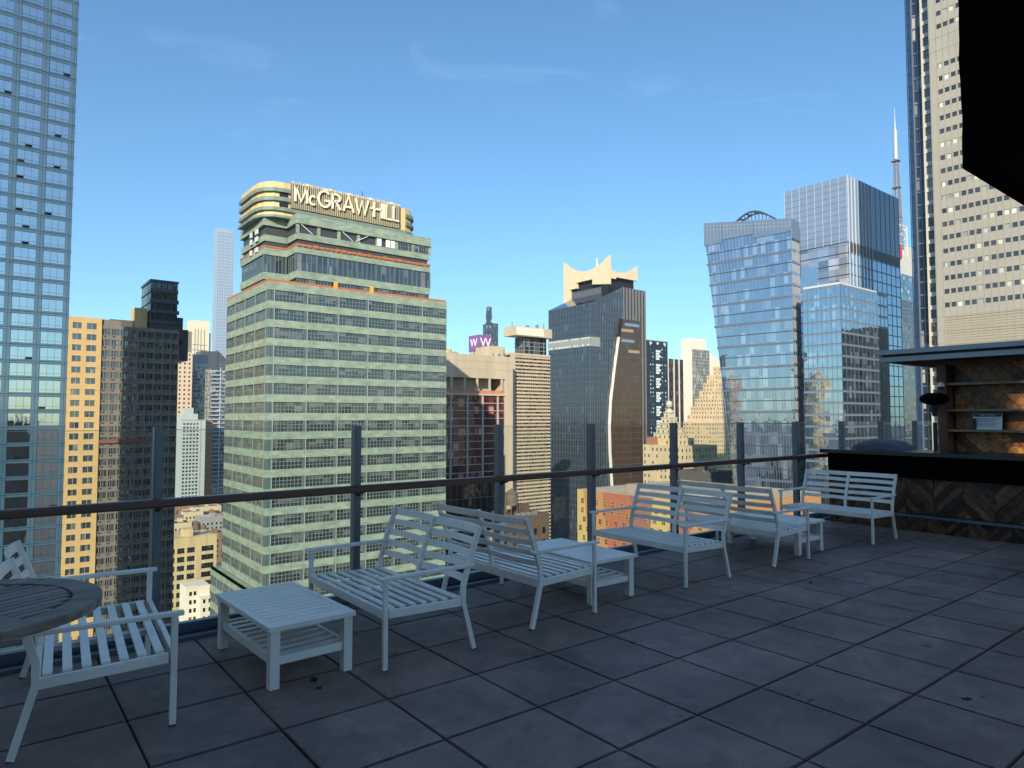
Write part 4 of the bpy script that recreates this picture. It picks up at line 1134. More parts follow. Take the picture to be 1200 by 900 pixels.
# --- white tower with a glazed south face
b = tower('white_slab_tower', 'cream white slab tower with a grey gridded south face', 'office tower', 799, 811, 831.5, 720, 396)
wc = solid('white_concrete', (.72, .66, .55), .6, .06, .2)
zg = b.Z(822, 410)
mb = MB(); mb.box(0, b.X(829), .6, b.Ly, -100, b.zt); mb.box(0, .9, 0, .6, -100, b.zt); b.part(mb, 'wall', wc)
mb = MB(); mb.box(.9, b.Lx, -.4, .6, -100, zg); b.part(mb, 'glazed_face', glass('pale_green_glazing', (.09, .10, .09), 1.9, cell=(1.8, 3.6), blind=.3, blindcol=(.26, .26, .22)))
mb = MB()
for k in range(12): s = .9 + k * (b.Lx - .9) / 11; mb.box(s - .12, s + .12, -.6, -.4, -60, zg + .4)
k = 0
while zg - k * 3.6 > -50: mb.box(.9, b.Lx, -.5, -.4, zg - k * 3.6 - .5, zg - k * 3.6); k += 1
b.part(mb, 'mullion', solid('grey_concrete_mullion', (.30, .29, .26), .6, .1))
b = tower('pale_back_tower', 'pale cream tower with sloping top half hidden behind the leaning glass tower', 'tower', 826, 830, 850, 900, 412, Ly=20)
mb = MB(); mb.prism([(0, 0), (b.Lx, 0), (b.Lx, 20), (0, 20)], -100, lambda x, y: b.zt + (0 if x < 1 else -18)); b.part(mb, 'wall', wc)

# --- stepped cream art deco tower
dec = solid('buff_brick', (.60, .48, .29), .8, .14, .25, streak=.08)
wdk = solid('small_window', (.04, .035, .03), .3, .3)
def deco(b, steps, xl=.5, yl=.5):                # square storeys stepping in towards the middle, seen corner on
    mb = MB(); b.st = []
    for (px0, px1, row) in steps:
        pc = (px0 + px1) / 2; side = (px1 - px0) / FOC * b.d / 1.404
        cx_, cy_ = at(pc, b.d + 14); cx_ -= b.x; cy_ -= b.y; zt = zat(b.x + cx_, b.y + cy_, row)
        side *= (b.d + 14) / b.d
        mb.box(cx_ - side / 2, cx_ + side / 2, cy_ - side / 2, cy_ + side / 2, -100, zt); b.st.append((cx_, cy_, side / 2, zt))
    b.part(mb, 'stepped_wall', dec)
    rr = random.Random(3)
    prev = None
    for (cx_, cy_, h, zt) in b.st:                # windows on the two faces in view of each storey group
        z0 = -70 if prev is None else prev; z = zt - 2.2
        while z > z0 + .5:
            n = int(2 * h / 2.7)
            for q in range(n):
                u = -h + (q + .5) * 2 * h / n
                if rr.random() < .85: b.win('S', cx_ + u, z, 1.0, 1.6, 1, 2, g_dark, ltframe, .12, d=.03, off=cy_ - h)
                if rr.random() < .85: b.win('W', cy_ + u, z, 1.0, 1.6, 1, 2, g_dark, ltframe, .12, d=.03, off=cx_ - h)
            z -= 3.5
        prev = zt
    b.flush(100)
b = tower('stepped_tower', 'buff brick tower stepping up like a pyramid beside the leaning glass tower', 'tower', 800, 806, 856, 560, 520, Ly=22)
deco(b, [(801, 862, 494), (806, 860, 486), (810, 858, 476), (815, 857, 467), (820, 856, 458), (825, 854, 449), (829, 850, 440), (836, 845, 430)])
# --- buff theatre building with pyramid and globe
b = tower('clock_pyramid_building', 'buff stepped building with a pale green pyramid top and small globe', 'building', 750, 756, 840, 345, 520, Ly=26)
deco(b, [(754, 838, 521), (762, 812, 513), (766, 803, 507), (769, 799, 501), (772, 796, 495), (775, 793, 489), (778, 790, 483)])
mb = MB(); xg, yg, _h, zg = b.st[-1]; zg += 1
mb.lathe(xg, yg, [(2.6, zg - 1.2), (2.0, zg), (1.2, zg + .6), (.8, zg + 1)], 14); mb.lathe(xg, yg, [(.5, zg + 1), (1.5, zg + 1.8), (1.9, zg + 3.2), (1.5, zg + 4.6), (0, zg + 5.3)], 16); b.part(mb, 'globe', solid('globe_green', (.42, .46, .34), .4, .1), bevel=0)
mb = MB()
for (cx_, cy_, h, zt) in b.st[2:]: mb.box(cx_ - h - .25, cx_ + h + .25, cy_ - h - .25, cy_ + h + .25, zt - .5, zt + .05)
b.part(mb, 'copper_cornice', solid('pale_copper', (.40, .46, .36), .6, .2))
cx_, cy_, h, zt = b.st[0]
mb = MB(); mb.box(cx_ - h + 1, cx_ - h + 5, cy_ + h * .4, cy_ + h - 2, zt, zt + 4); b.part(mb, 'roof_room', solid('brick_red_room', (.34, .16, .09), .8, .2))
# --- leaning blue glass tower
x, y = corner(931, 238)
rot = R_(7.0)
L = Bldg('leaning_glass_tower', 'blue glass tower whose far edge leans outward, with an arched roof frame', 'office tower', x, y, 6, 34, rz=rot)
gL = glass('blue_curtain_wall', (.03, .05, .085), 5.0, tint=(.76, .87, 1), cell=(1.42, 4.1), tilt=.014, wave=.004, blind=.24, blindcol=(.15, .18, .23))
ca, sa = math.cos(rot), math.sin(rot)
def locW(px):                                    # distance along the rotated west face where bearing px meets it
    bx, by = bearing(px)
    # (x - t sa, y + t ca) parallel to (bx, by)
    return (x * by - y * bx) / (bx * ca + by * sa)
zt = zat(x, y, 256)
yb, yt = locW(851), locW(826.5)
ztN = zat(x - yt * sa, y + yt * ca, 262)
mb = MB()
zb0 = -100; kb = yb - (yt - yb) * (EYE + 100 - 0) / (ztN - EYE) * 1.0
kb = max(kb, yb - 12)
SW = 7.0
mb.hexa([(0, 0, zb0), (SW, 0, zb0), (SW, kb, zb0), (0, kb, zb0), (0, 0, zt), (SW, 0, zt), (SW, yt, ztN), (0, yt, ztN)])
L.part(mb, 'glass_shaft', gL)
def edge(z): return kb + (yt - kb) * (z + 100) / (ztN + 100)
mb = MB(); z = zt - 7.5; k = 0
while z > -80:
    L.fb(mb, 'W', 0, edge(z), -.1, .12, z - .16, z + .16)
    L.fb(mb, 'S', 0, SW, -.1, .12, z - .16, z + .16)
    z -= 8.2
L.part(mb, 'floor_edge', solid('floor_edge_dark', (.05, .06, .08), .4, .1))
mb = MB(); z = zt - 7.5
while z > -80:
    L.fb(mb, 'W', 0, edge(z), -.1, .05, z - 4.1 - .45, z - 4.1 + .45)
    z -= 8.2
z = zt - 7.5; sm = MB()
while z > -80:
    L.fb(sm, 'S', .1, SW, -.1, .06, z - 3.2, z - .3); z -= 4.1
L.part(sm, 'sunlit_band', solid('painted_sunlit_side', (.36, .37, .37), .35, .1, .3))  # pale bands put into the colour so the south side looks sunlit
L.part(mb, 'spandrel', solid('blue_grey_spandrel', (.10, .125, .17), .25, .1, .3))
mb = MB()
for k in range(25):
    f = k / 24
    ya, yc = kb * f, yt * f
    mb.bar((-.05, ya, -100), (-.05, yc, zt + (ztN - zt) * f), .07, .1, up=(1, 0, 0))
for k in range(5): mb.box(k * SW / 4 - .06, k * SW / 4 + .06, -.15, 0, -100, zt - .2)
L.part(mb, 'mullion', solid('silver_mullion', (.22, .26, .32), .35, .1, metal=.3))
screen = solid('parapet_screen', (.12, .17, .25), .2, .1, .3, spec=.9)
zr = lambda y: zt + (ztN - zt) * y / yt
mb = MB()
for f0, f1, dz in ((.0, .40, 4.6), (.405, .76, 2.9), (.765, .985, 4.0)):
    y0, y1 = yt * f0 + .05, yt * f1
    mb.hexa([(-.3, y0, zt - dz), (-.08, y0, zt - dz), (-.08, y1, zt - dz), (-.3, y1, zt - dz), (-.3, y0, zr(y0) + .05), (-.08, y0, zr(y0) + .05), (-.08, y1, zr(y1) + .05), (-.3, y1, zr(y1) + .05)])
L.fb(mb, 'S', 0, SW, .02, .3, zt - 7, zt); L.part(mb, 'parapet_screen', screen)
mb = MB()
for k in range(25):
    y = .4 + k * (yt - 1) / 24; mb.box(-.34, -.3, y - .04, y + .04, zt - 2.9, zr(y))
for dz in (1.4, 2.8): mb.hexa([(-.35, .1, zt - dz), (-.3, .1, zt - dz), (-.3, yt - .6, ztN - dz), (-.35, yt - .6, ztN - dz), (-.35, .1, zt - dz + .12), (-.3, .1, zt - dz + .12), (-.3, yt - .6, ztN - dz + .12), (-.35, yt - .6, ztN - dz + .12)])
L.part(mb, 'parapet_mullion', solid('parapet_line', (.30, .34, .40), .4, .1))
mb = MB()
ap = lambda i: (yt * (.20 + .48 * i / 12), zr(yt * .4) - .2 + 4.2 * math.sin(math.pi * i / 12))
for off in (1.5, 5.0): mb.path([(off,) + ap(i) for i in range(13)], .5, .55, up=(1, 0, 0))
for i in range(1, 12):
    j = i + (1 if i % 2 else -1)
    mb.bar((1.5,) + ap(i), (5,) + ap(j), .3, .3); mb.bar((1.5,) + ap(i), (1.5, ap(i)[0], zr(yt * .4) - .5), .22, .22)
L.part(mb, 'roof_arch', solid('dark_lattice', (.05, .055, .07), .5, .1))
mb = MB(); mb.box(SW - .5, SW + 3.6, 1, 6, zt - 20, zt - 1.5); L.part(mb, 'brown_shaft', solid('brown_core', (.07, .05, .05), .5, .1))

# --- tall blue tower behind with white fins, and the lower glass block in front of it
T = tower('tall_blue_tower', 'tall blue glass tower with white vertical fins at its corner', 'skyscraper', 924, 999, 1059, 250, 205)
gT = glass('deep_blue_curtain_wall', (.03, .05, .085), 7.5, tint=(.72, .86, 1), cell=(2.2, 4.1), tilt=.012, wave=.003, blind=.1, blindcol=(.15, .19, .25))
gU = solid('upper_blue_panel', (.19, .26, .38), .18, .06, .2, spec=.9)
z1 = zat(T.x, T.y, 283)
mb = MB(); mb.box(0, T.Lx, 0, T.Ly, -100, z1); T.part(mb, 'glass_shaft', gT)
mb = MB(); mb.box(0, T.Lx, 0, T.Ly, z1 + .01, T.zt); T.part(mb, 'upper_screen', gU)
finw = solid('white_fin', (.50, .55, .62), .4, .05)
mb = MB()
for k in range(8): s = .25 + k * (T.X(1026) - .25) / 7; T.fb(mb, 'S', s - .13, s + .13, .01, .35, zat(T.x, T.y, 355), T.zt)
for k in range(9): s = .3 + k * (T.Ly - .3) / 8; T.fb(mb, 'W', s - .06, s + .06, .01, .12, z1, T.zt)
T.part(mb, 'fin', finw)
mb = MB(); z = z1; k = 0
while z > -95:
    T.fb(mb, 'S', 0, T.Lx, -.1, .1, z - .18, z + .18); T.fb(mb, 'W', 0, T.Ly, -.1, .1, z - .18, z + .18); z -= 4.1
z = T.zt - 2.4
while z > z1:
    T.fb(mb, 'S', T.X(1026), T.Lx, -.1, .03, z - .05, z + .05); T.fb(mb, 'W', 0, T.Ly, -.1, .03, z - .05, z + .05); z -= 2.4
for k in range(7): s = T.X(1026) + k * (T.Lx - T.X(1026)) / 6; T.fb(mb, 'S', s - .07, s + .07, -.1, .11, -95, T.zt)
T.part(mb, 'floor_line', solid('navy_joint', (.03, .04, .06), .4, .1))
mb = MB(); T.fb(mb, 'S', T.X(1000), T.Lx - .4, .0, .25, z1 - 3.6, z1 - .4); T.part(mb, 'louvre_band', solid('bronze_louvre', (.06, .045, .035), .5, .2))
gW = glass('painted_sky_glazing', (.20, .26, .34), 4.0, tint=(.85, .92, 1), cell=(4, 4.1), tilt=.012, blind=.4, blindcol=(.36, .40, .47))  # lightened base colour stands in for mirrored sky and cloud
mb = MB(); T.fb(mb, 'W', .3, T.Ly, .0, .06, zat(T.x, T.y, 345), z1 - .2); T.part(mb, 'painted_sky_panel', gW)
mb = MB(); T.fb(mb, 'W', T.Ly * .48, T.Ly * .9, .02, .15, zat(T.x, T.y, 332), zat(T.x, T.y, 305)); T.part(mb, 'blue_screen', solid('bright_blue_screen', (.13, .27, .48), .25, .08))
B = tower('lower_glass_block', 'lower blue glass block in front of the tall blue tower, reflecting masonry', 'office building', 943, 988, 1043, 222, 333)
gBk = glass('banded_curtain_wall', (.035, .06, .10), 7.0, tint=(.78, .9, 1), cell=(1.5, 3.9), tilt=.014, wave=.004, blind=.14, blindcol=(.18, .22, .27))
mb = MB(); mb.box(0, B.Lx, 0, B.Ly, -100, B.zt); B.part(mb, 'glass_shaft', gBk)
mb = MB(); z = B.zt; k = 0
sp = solid('pale_spandrel', (.16, .21, .28), .2, .08, .3, spec=.9)
while z > -95:
    B.fb(mb, 'S', -.06, B.Lx, -.1, .06, z - .75, z - .1); B.fb(mb, 'W', 0, B.Ly, -.1, .06, z - .75, z - .1); z -= 3.9
B.part(mb, 'spandrel', sp)
mb = MB(); z = B.zt
while z > -95:
    B.fb(mb, 'S', -.1, B.Lx, -.1, .1, z - .1, z + .06); B.fb(mb, 'W', 0, B.Ly, -.1, .1, z - .1, z + .06); z -= 3.9
for k in range(13): s = k * B.Lx / 12; B.fb(mb, 'S', s - .05, s + .05, -.1, .08, -90, B.zt)
for k in range(9): s = k * B.Ly / 8; B.fb(mb, 'W', s - .05, s + .05, -.1, .08, -90, B.zt)
B.part(mb, 'mullion', solid('blue_grey_joint', (.09, .11, .14), .4, .1))
mb = MB(); mb.box(.5, B.Lx - .5, .5, B.Ly, B.zt - .3, B.zt + .9); B.part(mb, 'roof_parapet', finw)

# --- lattice mast tower far right
b = tower('mast_tower', 'pale tower with white roof trusses below a tall lattice antenna mast', 'skyscraper', 1052, 1060, 1089, 620, 290, Ly=26)
pale = solid('pale_stone', (.52, .50, .46), .6, .1, .2)
z322, z352, zmast = b.Z(1066, 322), b.Z(1066, 352), b.Z(1062, 262)
mb = MB(); mb.box(3, b.Lx, 1, 22, z322, b.zt + 4); b.part(mb, 'cream_block', pale)
mb = MB(); mb.box(1, b.Lx - 2, 0, 24, z352, z322); b.part(mb, 'glass_block', glass('sky_blue_glazing', (.06, .12, .17), 3.2, tint=(.85, .95, 1), cell=(3, 3), blind=.1))
mb = MB(); mb.box(-2, b.Lx, 0, 26, -100, z352); b.part(mb, 'shaft', g_mid)
mb = MB()
for k in range(24): mb.box(-2.1, b.Lx, -.3, 0, z352 - k * 7.5 - 1.4, z352 - k * 7.5)
b.part(mb, 'floor_band', solid('slate_band', (.12, .14, .17), .5, .1))
mb = MB(); zt_ = b.zt + 4
mx, my = b.X(1063), 4
for (xa, xb, z0_, z1_) in ((0, 18, zt_, zt_ + 9), (18, 0, zt_ + 9, zt_ + 18), (0, 18, zt_ - 10, zt_), (18, 4, zt_ + 18, zt_ + 9)): mb.bar((xa, 1, z0_), (xb, 1, z1_), .8, .8)
for z in (zt_, zt_ + 9, zt_ + 18): mb.bar((-1, 1, z), (19, 1, z), .9, .9)
for x in (0, 9, 18): mb.bar((x, 1, zt_ - 10), (x, 1, zt_ + 18), .8, .8)
b.part(mb, 'roof_truss', solid('white_steel', (.62, .62, .60), .5, .05))
mb = MB(); ztop_ = b.Z(1053, 118); z180, z160, z145 = b.Z(1053, 180), b.Z(1053, 160), b.Z(1053, 145)
za = zt_ - 4; n = 26
for k in range(n):
    f0, f1 = k / n, (k + 1) / n; w0_, w1_ = 3.6 - 2.2 * f0, 3.6 - 2.2 * f1
    q0, q1 = za + (z180 - za) * f0, za + (z180 - za) * f1
    for sx, sy in ((-1, -1), (1, -1), (1, 1), (-1, 1)):
        mb.bar((mx + sx * w0_, my + sy * w0_, q0), (mx + sx * w1_, my + sy * w1_, q1), .55, .55)
    mb.bar((mx - w0_, my - w0_, q0), (mx + w1_, my - w1_, q1), .4, .4); mb.bar((mx + w0_, my - w0_, q0), (mx - w1_, my - w1_, q1), .4, .4)
    mb.bar((mx - w0_, my - w0_, q0), (mx - w1_, my + w1_, q1), .4, .4); mb.bar((mx - w0_, my - w0_, q0), (mx + w0_, my - w0_, q0), .35, .35); mb.bar((mx - w0_, my - w0_, q0), (mx - w0_, my + w0_, q0), .35, .35)
for z in (z180 - 2, za + (z180 - za) * .35, za + (z180 - za) * .68): mb.box(mx - 3.4, mx + 3.4, my - 3.4, my + 3.4, z, z + .8)
b.part(mb, 'mast_lattice', solid('mast_steel', (.22, .20, .19), .5, .2))
mb = MB(); mb.cyl(mx, my, z180, z145, 1.9, 1.7); mb.cyl(mx, my, z145, z145 + 8, .9, .7); mb.cyl(mx, my, z145 + 8, ztop_, .5, .2); b.part(mb, 'antenna', solid('antenna_grey', (.42, .42, .43), .5, .05))
mb = MB(); mb.box(-1.5, 2.5, -.6, .4, zt_ - 14, zt_ - 4); b.part(mb, 'red_banner', solid('red_banner', (.5, .03, .07), .6, .1))

# --- far pale slab
b = tower('slender_tower', 'very tall slender pale tower far behind the green tower', 'skyscraper', 249.5, 251, 270.5, 1500, 267, Ly=30)
mb = MB(); mb.box(0, b.Lx, 0, 30, -100, b.zt); b.part(mb, 'wall', solid('pale_grid_concrete', (.30, .37, .47), .5, .05, .02))
mb = MB()
for k in range(7): s = (k + .5) * b.Lx / 7; mb.box(s - b.Lx * .028, s + b.Lx * .028, -.25, .0, -60, b.zt - 8)
b.part(mb, 'window_strip', solid('pale_glazing_strip', (.20, .28, .40), .2, .05))
mb = MB(); z = b.zt - 6
while z > -50: mb.box(0, b.Lx, -.5, 0, z - 1.8, z); z -= 7
b.part(mb, 'floor_band', solid('pale_floor_band', (.36, .43, .52), .5, .05))

# --- group seen between the tan block and the green tower
def punched(b, zt, zmin, side, s0, s1, nx, pitch, w, h, gm=None, limit=100, off=0, first=2.0, fm=None, d=.02):
    z = zt - first; st = (s1 - s0) / nx
    while z - h > zmin:
        for k in range(nx): b.win(side, s0 + (k + .5) * st, z - h / 2, w, h, 1, 1, gm or g_dark, fm or dkframe, .1, d=d, off=off)
        z -= pitch
b = tower('salmon_tower', 'narrow salmon tower with few small windows beside the dark glass block', 'tower', 196, 206.5, 224.5, 760, 412, Ly=20)
sal = solid('salmon_stucco', (.60, .46, .32), .8, .1, .3)
mb = MB(); mb.box(0, b.Lx, 0, 18, -100, b.zt); mb.box(.8, b.X(215), .6, 12, b.zt, b.Z(211, 384)); b.part(mb, 'wall', sal)
mb = MB(); mb.box(b.X(215), b.X(224), 3, 12, b.zt, b.Z(219, 388)); b.part(mb, 'grey_shaft', brnm)
punched(b, b.zt, -50, 'S', .8, b.Lx - .6, 3, 5.0, 1.7, 2.2); b.flush(100)
b = tower('cream_tower', 'cream tower with dark vertical window stripes behind the salmon tower', 'tower', 218, 222, 243.5, 1050, 375, Ly=25)
mb = MB(); mb.box(0, b.Lx, 0, 25, -100, b.zt); mb.box(b.Lx, b.X(246), 3, 20, -100, b.Z(244, 390)); b.part(mb, 'wall', solid('cream_stone', (.70, .60, .45), .7, .06, .2))
mb = MB()
for px in (227, 230.5, 234, 238): mb.box(b.X(px) - .45, b.X(px) + .45, -.06, .3, -50, b.Z(232, 386))
for k in range(8): mb.box(b.X(224), b.X(241), -.07, .2, b.Z(232, 404) - k * 8 - .8, b.Z(232, 404) - k * 8)
b.part(mb, 'window_stripe', wdk)
b = tower('banded_glass_tower', 'grey blue banded office tower behind the white windowed block', 'office tower', 218, 223, 243, 800, 416, Ly=25)
mb = MB(); mb.box(0, b.Lx, 0, 25, -100, b.zt); b.part(mb, 'glazing', g_mid)
mb = MB()
for k in range(40): mb.box(-.1, b.Lx + .1, -.2, .3, b.zt - k * 4.4 - 1.4, b.zt - k * 4.4)
mb.box(-.1, b.Lx, -.25, .3, b.zt - 9, b.zt + 1)
b.part(mb, 'floor_band', solid('grey_band', (.20, .22, .25), .4, .1))
b = tower('navy_slab', 'dark slate slab tower with slanted top near the green tower', 'tower', 230, 234, 254, 850, 411, Ly=25)
mb = MB(); mb.box(0, b.Lx, 0, 25, -100, b.zt); mb.prism([(b.Lx + .05, 1), (b.Lx + 14, 1), (b.Lx + 14, 20), (b.Lx + .05, 20)], -100, lambda x, y: b.zt - (x - b.Lx) * 1.0 + 2); b.part(mb, 'wall', solid('slate_cladding', (.07, .08, .10), .35, .15, .3))
mb = MB()
for k in range(40): mb.box(b.Lx + .3, b.Lx + 13.8, .7, 1.0, b.zt - 16 - k * 3.6 - .6, b.zt - 16 - k * 3.6)
b.part(mb, 'floor_line', greyframe)
b = tower('balcony_tower', 'blue grey apartment tower with stacked white balconies next to the green tower', 'apartment tower', 243, 247, 268, 720, 432, Ly=25)
mb = MB(); mb.box(0, b.Lx, 0, 25, -100, b.zt); b.part(mb, 'glazing', glass('balcony_glazing', (.07, .10, .13), 3.2, tint=(.8, .9, 1), cell=(2.2, 3), blind=.2))
mb = MB()
for k in range(42):
    z = b.zt - 2 - k * 4.3; mb.box(-.2, 8.6, -1.8, .2, z - .9, z); mb.box(10, b.Lx, -.1, .2, z - .6, z)
mb.box(8.8, 9.8, -.3, .3, -90, b.zt + 1)
b.part(mb, 'balcony', solid('white_balcony', (.5, .52, .54), .5, .1))
b = tower('white_windowed_block', 'white rendered block with rows of greenish square windows', 'apartment building', 205, 213, 241.5, 650, 492, Ly=24)
wht = solid('white_render', (.38, .43, .40), .7, .1, .4)
mb = MB(); mb.box(0, b.Lx, 0, 24, -100, b.zt); mb.box(1.5, b.X(233), 2, 20, b.zt, b.Z(222, 485)); mb.box(4.4, b.X(228), 3, 16, b.zt, b.Z(222, 478)); b.part(mb, 'wall', wht)
mb = MB(); mb.box(b.X(235.5), b.X(236.3), -.25, 0, -90, b.zt); mb.box(0, b.Lx, -.3, 0, b.zt - .4, b.zt + .3); b.part(mb, 'cornice', solid('green_grey_trim', (.26, .30, .27), .6, .1))
punched(b, b.zt - 1, -84, 'S', 1.2, b.X(234), 5, 3.5, 1.9, 1.9, gm=g_mid, fm=greyframe); b.flush(100)
b = tower('orange_brick_building', 'orange brick building peeking between white block and balcony tower', 'building', 236, 241.5, 250, 690, 493, Ly=20)
mb = MB(); mb.box(0, b.Lx, 0, 20, -100, b.zt); b.part(mb, 'wall', brick('orange_brick', (.48, .19, .10), (.38, .14, .08), (.4, .3, .2), 1, 1, .35))
mb = MB()
for k in range(10): mb.box(0, b.Lx, -.15, 0, b.zt - 4 - k * 7 - .5, b.zt - 4 - k * 7)
b.part(mb, 'stone_band', wht)

# --- yellow loft building and the small white one in front of it
loft = solid('loft_yellow_brick', (.56, .45, .24), .8, .16, .4, streak=.12)
b = tower('yellow_loft_building', 'yellow brick loft building with industrial windows below the tan block', 'loft building', 188, 198, 257.5, 318, 631, Ly=24)
b.zt = b.Z(225, 631)
mb = MB(); mb.box(.3, b.Lx - .3, .5, 24, -100, b.zt - .5); b.part(mb, 'core', dkframe)
xq = [b.X(p) for p in (198, 210.5, 222, 233.5, 239, 254, 257.5)]
mb = MB(); P = 4.1; zt = b.zt - 4.3
mb.box(0, b.Lx, 0, .5, zt, b.zt + .5); mb.box(0, .4, .5, 24, -100, b.zt + .5); mb.box(.4, b.Lx, .5, 24, b.zt - .5, b.zt)
z = zt; k = 0
while z > -96:
    mb.box(0, b.Lx, 0, .5, z - P, z - 2.5)
    for a0, a1 in ((0, .6), (xq[1] - .5, xq[1] + .5), (xq[2] - .6, xq[2] + .5), (xq[3] - .5, xq[4] + .4), (xq[5], b.Lx)): mb.box(a0, a1, -.12, .5, z - 2.5, z)
    for a0, a1 in ((.6, xq[1] - .5), (xq[1] + .5, xq[2] - .6), (xq[2] + .5, xq[3] - .5), (xq[4] + .4, xq[5])):
        b.win('S', (a0 + a1) / 2, z - 1.25, a1 - a0, 2.5, 4, 2, g_dark, dkframe, .12, d=-.25)
    z -= P
mb.prism([(xq[4], -.1), (b.Lx, -.1), (b.Lx, .5), (xq[4], .5)], b.zt + .4, lambda x, y: b.zt + 2.2 - abs(x - (xq[4] + b.Lx) / 2) * .35)
b.part(mb, 'brick_wall', loft)
b.flush(100, zmin=-100)
mb = MB(); mb.box(xq[2], xq[3], 6, 12, b.zt - .1, b.zt + 3.5); b.part(mb, 'bulkhead', loft)
mb = MB(); mb.cyl(xq[3] + 2, 8, b.zt + 2.5, b.zt + 5.5, 1.7); mb.cyl(xq[3] + 2, 8, b.zt + 5.5, b.zt + 6.8, 1.9, .1)
for dx in (-1, 1): mb.box(xq[3] + 2 + dx - .1, xq[3] + 2 + dx + .1, 7.9, 8.1, b.zt - .1, b.zt + 2.5)
b.part(mb, 'water_tank', solid('tank_wood', (.12, .085, .06), .8, .3))
b = tower('small_white_building', 'small white painted building standing before the yellow loft', 'building', 215, 223.5, 250.5, 294, 688, Ly=14)
wp = solid('white_painted_brick', (.74, .68, .55), .7, .08, .4)
b.zt = b.Z(236, 687)
mb = MB(); mb.box(0, b.Lx, 0, 12, -100, b.zt); mb.box(b.X(237), b.Lx + .4, -4.5, 0, -100, b.Z(243, 698)); b.part(mb, 'wall', wp)
punched(b, b.zt, -99, 'S', .8, b.X(236), 2, 3.6, 1.0, 1.7); punched(b, b.zt - 3, -99, 'S', b.X(238), b.Lx, 2, 3.6, .9, 1.6, off=-4.5); b.flush(40, zmin=-100)
mb = MB(); mb.box(-.15, b.X(237) - .02, -.2, 0, b.zt - .4, b.zt + .4); mb.box(b.X(237) + .02, b.Lx + .6, -4.8, -4.5, b.Z(243, 698) - .3, b.Z(243, 698) + .3); b.part(mb, 'cornice', wp)

# --- low houses on the blocks below
def house(px, d, lx, ly, z, wall, roof, label, name='row_house', tank=False, rz=0):
    x, y = corner(px, d)
    b = Bldg(name, label, 'building', x, y, lx, ly, rz=R_(rz))
    mb = MB(); mb.box(0, lx, 0, ly, -100, z)
    b.part(mb, 'wall', wall)
    mb = MB()
    for a in ((0, lx, 0, .35), (0, lx, ly - .35, ly), (0, .35, .36, ly - .36), (lx - .35, lx, .36, ly - .36)): mb.box(*a, z + .01, z + .9)
    b.part(mb, 'parapet', wall)
    mb = MB(); mb.box(.36, lx - .36, .36, ly - .36, z + .01, z + .12); b.part(mb, 'roof', roof)
    mb = MB(); mb.box(lx * .55, lx * .55 + 3, ly * .5, ly * .5 + 4, z + .1, z + 3); b.part(mb, 'bulkhead', wall)
    mb = MB()
    for k in range(4): mb.box(1 + k * lx / 5, 2 + k * lx / 5, ly * .2, ly * .2 + 1.2, z + .1, z + 1.3)
    b.part(mb, 'roof_unit', greyframe)
    nx = max(2, int(lx / 3)); punched(b, z - 1, max(-99, z - 26), 'S', .6, lx - .6, nx, 3.5, 1.1, 1.8)
    ny = max(2, int(ly / 4)); punched(b, z - 1, max(-99, z - 18), 'W', .6, ly - .6, ny, 3.5, 1.0, 1.8)
    b.flush(24, zmin=-100)
    if tank:
        mb = MB(); mb.cyl(lx * .3, ly * .6, z + 3, z + 6.5, 1.9); mb.cyl(lx * .3, ly * .6, z + 6.5, z + 8, 2.1, .1)
        for dx in (-1.2, 1.2):
            for dy in (-1.2, 1.2): mb.box(lx * .3 + dx - .12, lx * .3 + dx + .12, ly * .6 + dy - .12, ly * .6 + dy + .12, z, z + 3)
        b.part(mb, 'water_tank', solid('weathered_tank', (.13, .10, .08), .8, .3))
    return b
wr = brick('red_row_brick', (.34, .15, .09), (.27, .12, .075), (.3, .22, .16), 1, .9, .3)
wb = brick('brown_row_brick', (.25, .16, .10), (.20, .13, .08), (.24, .18, .13), 1, .9, .3)
wbd = brick('dark_brown_brick', (.13, .085, .06), (.10, .07, .05), (.12, .10, .08), 1, .9, .3)  # darker version of the brown row brick
wc2 = solid('cream_render', (.58, .47, .30), .8, .12, .4)
wg = solid('grey_render', (.30, .29, .27), .8, .15, .4)
house(200, 455, 17, 18, -80, wr, roofm, 'low red brick house just behind the yellow loft, left end of its row')
house(223, 462, 12, 16, -78, wc2, roofd, 'low cream house behind the yellow loft next to the red one')
house(243, 470, 14, 17, -81, wb, roofm, 'low brown brick house tucked against the green tower behind the loft')
house(201, 505, 16, 20, -79, wc2, roofd, 'cream row house in the second row beyond the loft, beside the dark block')
house(220, 512, 14, 16, -82, wr, roofm, 'red row house in the middle of the second row beyond the loft')
house(238, 520, 17, 18, -77, wg, solid('light_roof', (.5, .48, .44), .8, .1), 'grey row house with pale roof near the green tower')
house(200, 560, 19, 20, -81, wb, roofm, 'brown house in the third row of low houses', tank=True)
house(219, 566, 15, 20, -79, wc2, roofm, 'cream house in the third row of low houses')
house(237, 574, 20, 20, -82, wr, roofd, 'red house in the third row by the green tower')
house(200, 612, 24, 20, -80, wr, roofm, 'wide red house at the foot of the white windowed block')
house(227, 618, 26, 20, -82, wc2, roofm, 'wide cream house at the foot of the balcony tower')
house(206, 268, 13, 12, -92, wg, roofd, 'dark roofed low shed in front of the small white building', name='low_shed')
